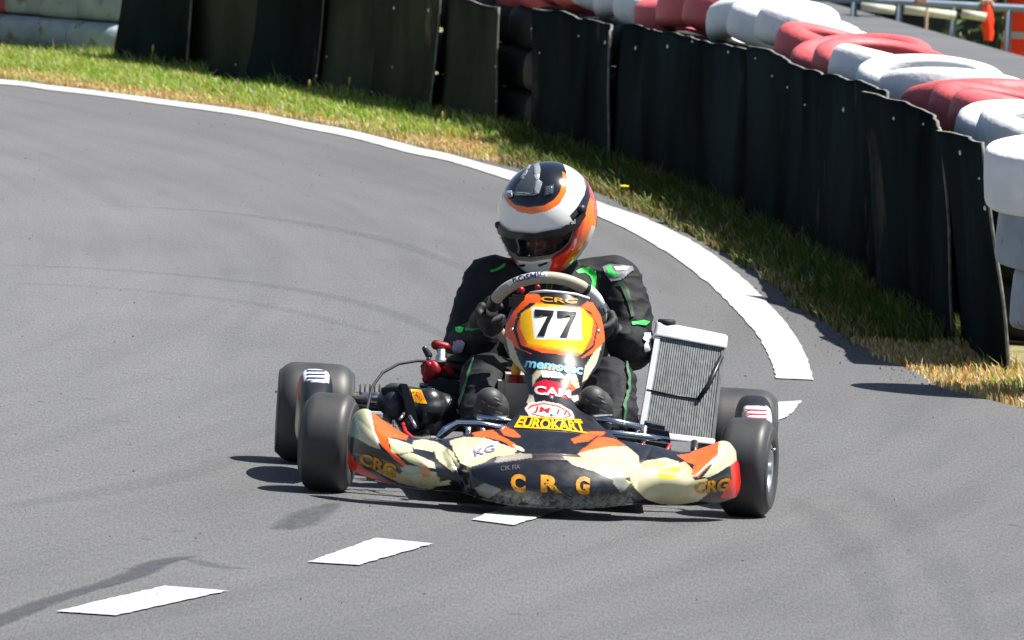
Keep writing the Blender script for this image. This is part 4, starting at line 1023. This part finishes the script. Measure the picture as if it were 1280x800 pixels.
for k_, (c_, pl) in enumerate(sp):
    if c_ not in pm: pm[c_] = mat('suit_print', lin(c_), .6, var=.1)
    stick_polys([pl], tbody, 'suit_patch' if len(pl) > 4 else 'piping', pm[c_], body, M=DMAT, off=.0015+.0007*k_, step=2.5)
# ---- boots
M['scuffs'] = mat('boot_scuff', (.16,.17,.17), .6, var=.4, vscale=60)
for (a, b, c) in (((614,532,.14), (614,510,.0), (612,502,-.015)), ((748,532,.14), (744,508,.0), (741,500,-.015))):
    mb = MB().cap(D(*a), D(*b), .046, .050).cap(D(*b), D(*c), .050, .040).cap(D(a[0], a[1]+6, a[2]), D(b[0], b[1]+16, b[2]-.01), .04, .042); bt = blob('boot', mb, .004, 4, M['boot'], drv); tb_ = bvh_of(bt, DMAT); bx = b[0]
    stick_polys([[(bx+s0,b[1]+y0),(bx+s0+w0,b[1]+y0+3),(bx+s0+w0-.6,b[1]+y0+4.4),(bx+s0-.6,b[1]+y0+1.4)] for s0, y0, w0 in ((-12,-10,5),(4,-14,6),(8,-8,5),(-4,-4,9),(-15,2,5),(6,3,8))], tb_, 'scuff', M['scuffs'], bt, M=DMAT, off=.0015)
    stick_polys([[(bx-21,b[1]+8),(bx,b[1]+11),(bx+21,b[1]+9),(bx+21,b[1]+11),(bx,b[1]+13.4),(bx-21,b[1]+10.4)]], tb_, 'sole_welt', M['scuffs'], bt, M=DMAT, off=.002)
# ---- gloves: palm, four fingers closed round the rim, thumb
def glove(th, side, wrist):
    e_r = wa*math.cos(th)+wb_*math.sin(th); e_t = (-wa*math.sin(th)+wb_*math.cos(th))*side; drvd = -wn
    C0 = rimp(th)-DO; mb = MB()
    def q(phi, off, rad): return C0+e_t*off+(e_r*math.cos(phi)+wn*math.sin(phi))*rad
    base = []
    for i in range(4):
        o = (1.5-i)*.0225; pr = .0295-(.002 if i == 3 else 0); ln = [150, 172, 165, 140][i]; n = 7
        angs = [R(-35+(ln+35)*k/(n-1)) for k in range(n)]; rr = [.0125, .012, .0118, .0112, .0108, .0102, .0092]
        if i == 3: rr = [x*.88 for x in rr]
        pts_ = [q(a, o*(1-.06*k), pr+(.004 if k in (1, 4) else 0)) for k, a in enumerate(angs)]
        for k in range(n-1): mb.cap(pts_[k], pts_[k+1], rr[k], rr[k+1], 10)
        base.append(pts_[0])
    heel = C0+e_r*.040-e_t*.012+Vector((0,.062,.0)); w_ = wrist
    for p in base: mb.cap(p, heel, .0135, .022, 12)
    mb.cap(base[0], base[3], .013, .012, 10)
    mb.cap(heel, w_, .026, .036, 14)
    # knuckle guard
    # thumb: leaves the side of the palm, over the driver's side of the rim
    t0 = heel+e_t*.022; t1 = q(R(-88), .034, .038); t2 = q(R(-128), .040, .030); t3 = q(R(-160), .036, .029)
    mb.cap(t0, t1, .016, .0135, 10); mb.cap(t1, t2, .0135, .012, 10); mb.cap(t2, t3, .012, .0095, 10)
    return blob('glove', mb, .0028, 2, M['glove'], drv)
glove(R(192), -1, wL); glove(R(-12), 1, wR)
# glove straps with pale print
tb = bvh_of(body, DMAT)

# ---- head inside the helmet
HC = K(684, 270, .775)-DO
HR = Matrix.Rotation(R(-13), 3, 'Z') @ Matrix.Rotation(R(20), 3, 'X') @ Matrix.Rotation(R(2), 3, 'Y')
def hp(x, y, z): return HC+HR @ Vector((x, y, z))
mb = MB().ell(hp(0,.02,-.005), (.078,.095,.105), HR, 28).ell(hp(0,-.03,-.075), (.052,.052,.045), HR).cap(hp(0,-.075,-.012), hp(0,-.098,-.040), .010, .0145).ell(hp(0,-.082,-.068), (.024,.012,.006), HR).ell(hp(0,-.080,-.080), (.021,.012,.007), HR)
for s in (-1, 1): mb.ell(hp(s*.032,-.066,.020), (.024,.014,.007), HR).ell(hp(s*.042,-.058,-.035), (.022,.018,.020), HR)
mb.cap(hp(0,.0,-.08), D(690,326,.80), .055, .055)
face = blob('head', mb, .003, 2, M['skin'], drv)
for s in (-1, 1):
    MB().ell(hp(s*.032,-.068,-.002), (.013,.012,.010), HR, 16).build('eye', mat('eye', (.6,.58,.55), .2), drv)
    MB().tube([hp(s*.018,-.083,.018), hp(s*.034,-.084,.023), hp(s*.050,-.074,.016)], [.003,.0035,.002], 8).build('eyebrow', mat('hair', (.05,.03,.02), .8), drv)
# ---- helmet shell
def hshape(u, v):
    """u azimuth (0 = front), v polar (0 = top)"""
    d = Vector((math.sin(v)*math.sin(u), -math.sin(v)*math.cos(u), math.cos(v)))
    fr = max(0, -d.y)
    rx, ry, rz = .1385, .160 if d.y > 0 else .150, .150
    p = Vector((d.x*rx, d.y*ry, d.z*rz))
    low = max(0, -d.z)
    p.y -= .030*sstep(.15, .8, low)*fr; p.x *= 1-.10*sstep(.3, .95, low)
    p.z -= .022*sstep(.35, 1, low)*(.4+fr)
    if p.z < -.135: p.z = -.135+(p.z+.135)*.15
    return p
NU, NV = 380, 230; V = []; F = []
for j in range(NV+1):
    v = .02+(R(152)-.02)*j/NV
    for i in range(NU): V.append(HC+HR @ hshape(2*math.pi*i/NU, v))
V.append(HC+HR @ hshape(0, 0)); top = len(V)-1
for j in range(NV):
    for i in range(NU): F.append((j*NU+i, (j+1)*NU+i, (j+1)*NU+(i+1) % NU, j*NU+(i+1) % NU))
F += [(top, i, (i+1) % NU) for i in range(NU)]
eye = [(625,288),(640,292),(670,293),(700,288),(712,283),(717,282),(716,291),(711,303),(701,313),(688,319),(664,322),(648,321),(634,311),(627,300)]
def pj(v): return proj(DMAT @ v)[:2]
def isfront(v): return (KM.to_3x3() @ (v-HC)).y < .01
VP = [pj(v) for v in V]; inn = [isfront(v) and inpoly(VP[i][0], VP[i][1], eye) for i, v in enumerate(V)]
Fs = [f for f in F if not all(inn[i] for i in f)]
helm = mkmesh('helmet', V, Fs, M['helmet'], drv); solid(helm, .006, -1); helm.data.materials.append(M['matt']); helm.modifiers[0].material_offset = 1; helm.modifiers[0].material_offset_rim = 1
for v in helm.data.vertices: pass
WH = '#f4f2f0'; HO = '#ff7a1e'; HRD = '#ff3f1c'
hpoly = [
 (WH, [(610,190),(760,190),(760,360),(610,360)]),
 # red-orange flank and chin
 (HRD, [(729,222),(740,228),(752,250),(750,300),(738,318),(720,334),(700,345),(685,345),(686,335),(690,321),(702,313),(712,303),(717,290),(718,280),(730,262),(735,245)]),
 (HRD, [(628,312),(636,318),(648,328),(652,345),(640,342),(630,328)]),
 (HO, [(735,245),(742,250),(744,285),(735,305),(722,322),(708,334),(700,338),(710,322),(722,306),(729,284)]),
 ('#d4d6da', [(740,282),(746,284),(738,312),(716,334),(706,342),(700,342),(718,324),(732,304)]),
 ('#c9d6dc', [(642,328),(664,330),(690,326),(686,340),(682,346),(652,346),(648,338)]),
 ('#16171a', [(648,331),(656,330),(657,333),(650,334)]), ('#16171a', [(672,331),(684,327),(684,330),(674,334)]),
 # black swoosh behind the visor hinge
 ('#14151a', [(712,270),(722,258),(730,244),(733,232),(731,222),(736,232),(738,246),(733,262),(728,276),(724,284),(718,280)]),
 # orange ring on top, black crown
 (HO, [(629,240),(632,250),(640,259),(654,265),(670,266),(688,262),(700,254),(708,240),(709,226),(706,216),(700,208),(703,226),(698,240),(686,250),(660,256),(642,252),(634,243)]),
 ('#101218', [(633,246),(630,236),(636,222),(648,208),(664,200),(690,198),(703,203),(708,214),(709,226),(706,238),(702,240),(694,250),(680,257),(660,259),(644,256)]),
 (HO, [(629,240),(633,246),(644,256),(660,259),(680,257),(692,250),(700,240),(704,224),(703,214),(708,218),(709,232),(706,243),(698,256),(684,264),(664,268),(648,265),(636,256),(629,246)]),
 ('#2c2e34', [(624,232),(627,226),(630,240),(628,250)]),
]
paint(helm, '#ff4a26', hpoly, M=DMAT)
th_ = bvh_of(helm, DMAT)
MB().lathe([(.001,.0)], (0,0,1)) if False else None
# visor: tinted shield standing 5 mm proud of the shell, with a dark brow strip
vout = [(622,284),(640,289),(668,291),(700,285),(714,278),(724,271),(722,284),(719,294),(714,305),(704,315),(690,322),(664,326),(646,324),(632,314),(625,300)]
brow = [(622,278),(638,288),(668,291),(700,285),(722,270),(729,262),(730,270),(720,284),(702,294),(668,299),(640,297),(626,292)]
full = mkmesh('tmp', V, F, None, drv); tfull = bvh_of(full, DMAT); bpy.data.objects.remove(full)
vm = bpy.data.materials.new('visor_glass'); vm.use_nodes = True; t = vm.node_tree; b = t.nodes['Principled BSDF']; b.inputs['Base Color'].default_value = (.01,.012,.015,1); b.inputs['Roughness'].default_value = .06; b.inputs['Alpha'].default_value = .34; b.inputs['Coat Weight'].default_value = 0; b.inputs['Specular IOR Level'].default_value = .3
visor = stick_polys([vout], tfull, 'visor', vm, helm, M=DMAT, off=.005, step=2.5); solid(visor, .002, 0)
stick_polys([brow], tfull, 'visor_strip', M['black'], helm, M=DMAT, off=.0075, step=3)
stick_text('Arai', [(703,276),(717,273),(717,279),(703,281)], tfull, 'lettering', M['white'], helm, M=DMAT, off=.0085, bold=.01, step=4)
stick_polys([[(655,278),(664,277.5),(664,280),(655,280.5)]], tfull, 'visor_tab', M['matt'], helm, M=DMAT, off=.002) if False else None
smk = mat('smoked_vent', (.055,.065,.08), .2, coat=.6); clr = mat('clear_vent', (.28,.30,.33), .2, coat=.6)
for nm, mt, pl, th in (('vent', smk, [(645,243),(647,234),(653,226),(660,214),(668,206),(672,208),(671,222),(669,236),(668,244)], .003), ('vent_blade', clr, [(667,208),(674,206),(676,214),(674,226),(678,230),(674,243),(668,245),(668,236),(671,228),(668,222)], .004), ('vent_blade', clr, [(645,241),(669,242),(669,245),(645,245)], .003), ('vent', clr, [(633,240),(641,239),(642,247),(634,248)], .003), ('vent', smk, [(681,235),(692,232),(691,243),(680,246)], .003), ('vent_blade', clr, [(651,224),(662,208),(665,208),(655,226)], .003)):
    o = stick_polys([pl], tfull, nm, mt, helm, M=DMAT, off=.003, step=4); solid(o, th, 1)
# hinge cover
for q, r in (((727,262), .013), ((624,281), .010)):
    h = tfull.ray_cast(CAMP, ray(*q).normalized())
    if h[0] is None: h = tfull.find_nearest(CAMP+ray(*q).normalized()*30.4)
    n = DMAT.inverted().to_3x3() @ h[1]; n = n if (DMAT.inverted() @ h[0]-HC).dot(n) > 0 else -n
    MB().lathe([(.001,.012),(r*.7,.011),(r,.006),(r,0)], n, DMAT.inverted() @ h[0], 20).build('visor_hinge', M['black'], helm)

# ================================================================== MARSHALS AT THE RAILING
M['vest'] = mat('orange_vest', lin('#ff3c10'), .6, var=.1, vscale=10); M['reflect'] = mat('reflective_tape', (.45,.48,.50), .4); M['dark_cloth'] = mat('dark_trousers', (.012,.014,.02), .8, var=.3); M['skin2'] = mat('marshal_skin', (.50,.28,.20), .55)
def marshal(px, label, vest, handpx, jx):
    d = D1+.45; fx = Q(px, 20, d); e = tag(empty('person', (fx.x, fx.y, -1.0)), label, 'person'); o = Vector((fx.x, fx.y, -1.0))
    def hand_pt(q): return Q(q[0], q[1], D1)-o
    mb = MB().ell((0,0,.95), (.17,.12,.13)).ell((0,-.02,1.18), (.18,.12,.20)).ell((0,-.05,1.36), (.21,.12,.12)).cap((0,-.05,1.42), (0,-.08,1.52), .06, .055).ell((0,-.10,1.64), (.078,.095,.118)).cap((0,-.19,1.63), (0,-.205,1.605), .012, .014)
    for s in (-1, 1): mb.cap((s*.09,0,.90), (s*.10,-.02,.50), .095, .065).cap((s*.10,-.02,.50), (s*.11,.02,.09), .062, .042).cap((s*.11,.02,.05), (s*.12,-.14,.045), .045, .04)
    for s, h in ((-1, handpx[0]), (1, handpx[1])):
        w = hand_pt(h)+Vector((0,.02,.03)); el = Vector((s*.30, -.02, 1.16)); mb.cap((s*.20,-.05,1.38), el, .062, .05).cap(el, w, .047, .03)
    b = blob('body', mb, .012, 4, M['dark_cloth'] if not vest else M['dark_cloth'], e)
    mb = MB().ell((0,-.10,1.655), (.080,.098,.119)); 
    blob('head', mb.cap((0,-.19,1.64), (0,-.21,1.61), .012, .015).ell((-.078,-.09,1.64),(.012,.02,.03)).ell((.078,-.09,1.64),(.012,.02,.03)), .007, 2, M['skin2'], e)
    MB().ell((0,-.085,1.70), (.086,.104,.095)).build('cap', M['dark_cloth'], e)
    for s, h in ((-1, handpx[0]), (1, handpx[1])):
        w = hand_pt(h)+Vector((0,.0,.028)); mb = MB().cap(w+Vector((0,.03,.0)), w+Vector((0,-.02,.008)), .028, .026)
        for k in range(4): p = w+Vector(((k-1.5)*.019, -.025, .010)); mb.cap(p, p+Vector((0,-.028,-.006)), .010, .009).cap(p+Vector((0,-.028,-.006)), p+Vector((0,-.032,-.036-.004*(k in (1,2)))), .009, .008)
        mb.cap(w+Vector((-s*.024,.01,0)), w+Vector((-s*.046,-.012,-.012)), .011, .009).cap(w+Vector((-s*.046,-.012,-.012)), w+Vector((-s*.048,-.026,-.034)), .009, .008)
        blob('hand', mb, .004, 1, M['skin2'], e)
    if vest:
        P = []
        for j in range(16):
            z = .74+.68*j/15; f = j/15; rx = .225-.02*f+(.012*math.sin(j)); ry = .155-.02*f
            P.append([(rx*math.cos(a)*(1.0), ry*math.sin(a)-.03*f, z-(.05*math.cos(a*2) if j == 0 else 0)) for a in np.linspace(0, 2*math.pi, 40, endpoint=False)])
        v = grid_mesh('hi_vis_vest', P, M['vest'], e, True); solid(v, .008, 1)
        for z in (.90, 1.10):
            f = (z-.74)/.68; rx = .238-.02*f; ry = .168-.02*f
            grid_mesh('reflective_band', [[(rx*math.cos(a), ry*math.sin(a)-.03*f, z+dz) for a in np.linspace(0, 2*math.pi, 40, endpoint=False)] for dz in (0, .05)], M['reflect'], v, True)
    return e
marshal(1296, 'marshal in an orange hi-vis vest standing at the railing, cut by the right frame edge', True, ((1233,6), (1335,10)), 0)
marshal(1128, 'person in dark clothes leaning on the railing with one hand visible above the cream boards', False, ((1085,-3), (1152,3)), 0)
# furled orange flag hanging from the marshal's hand
fl = tag(empty('flag', Q(1233, 10, D1-.07)), 'furled orange flag hanging below the hand of the vested marshal', 'flag')
P = []
for j in range(14):
    f = j/13; P.append([((.020+.020*math.sin(f*3.0))*(1+.35*math.sin(4*a+j*.6))*math.cos(a)+.006*j*.4, .02*(1+.3*math.sin(3*a))*math.sin(a), .02-.25*f) for a in np.linspace(0, 2*math.pi, 18, endpoint=False)])
grid_mesh('cloth', P, M['vest'], fl, True)
MB().tube([(0,0,.16), (.02,0,-.20)], .006, 8).build('stick', M['wood'], fl)
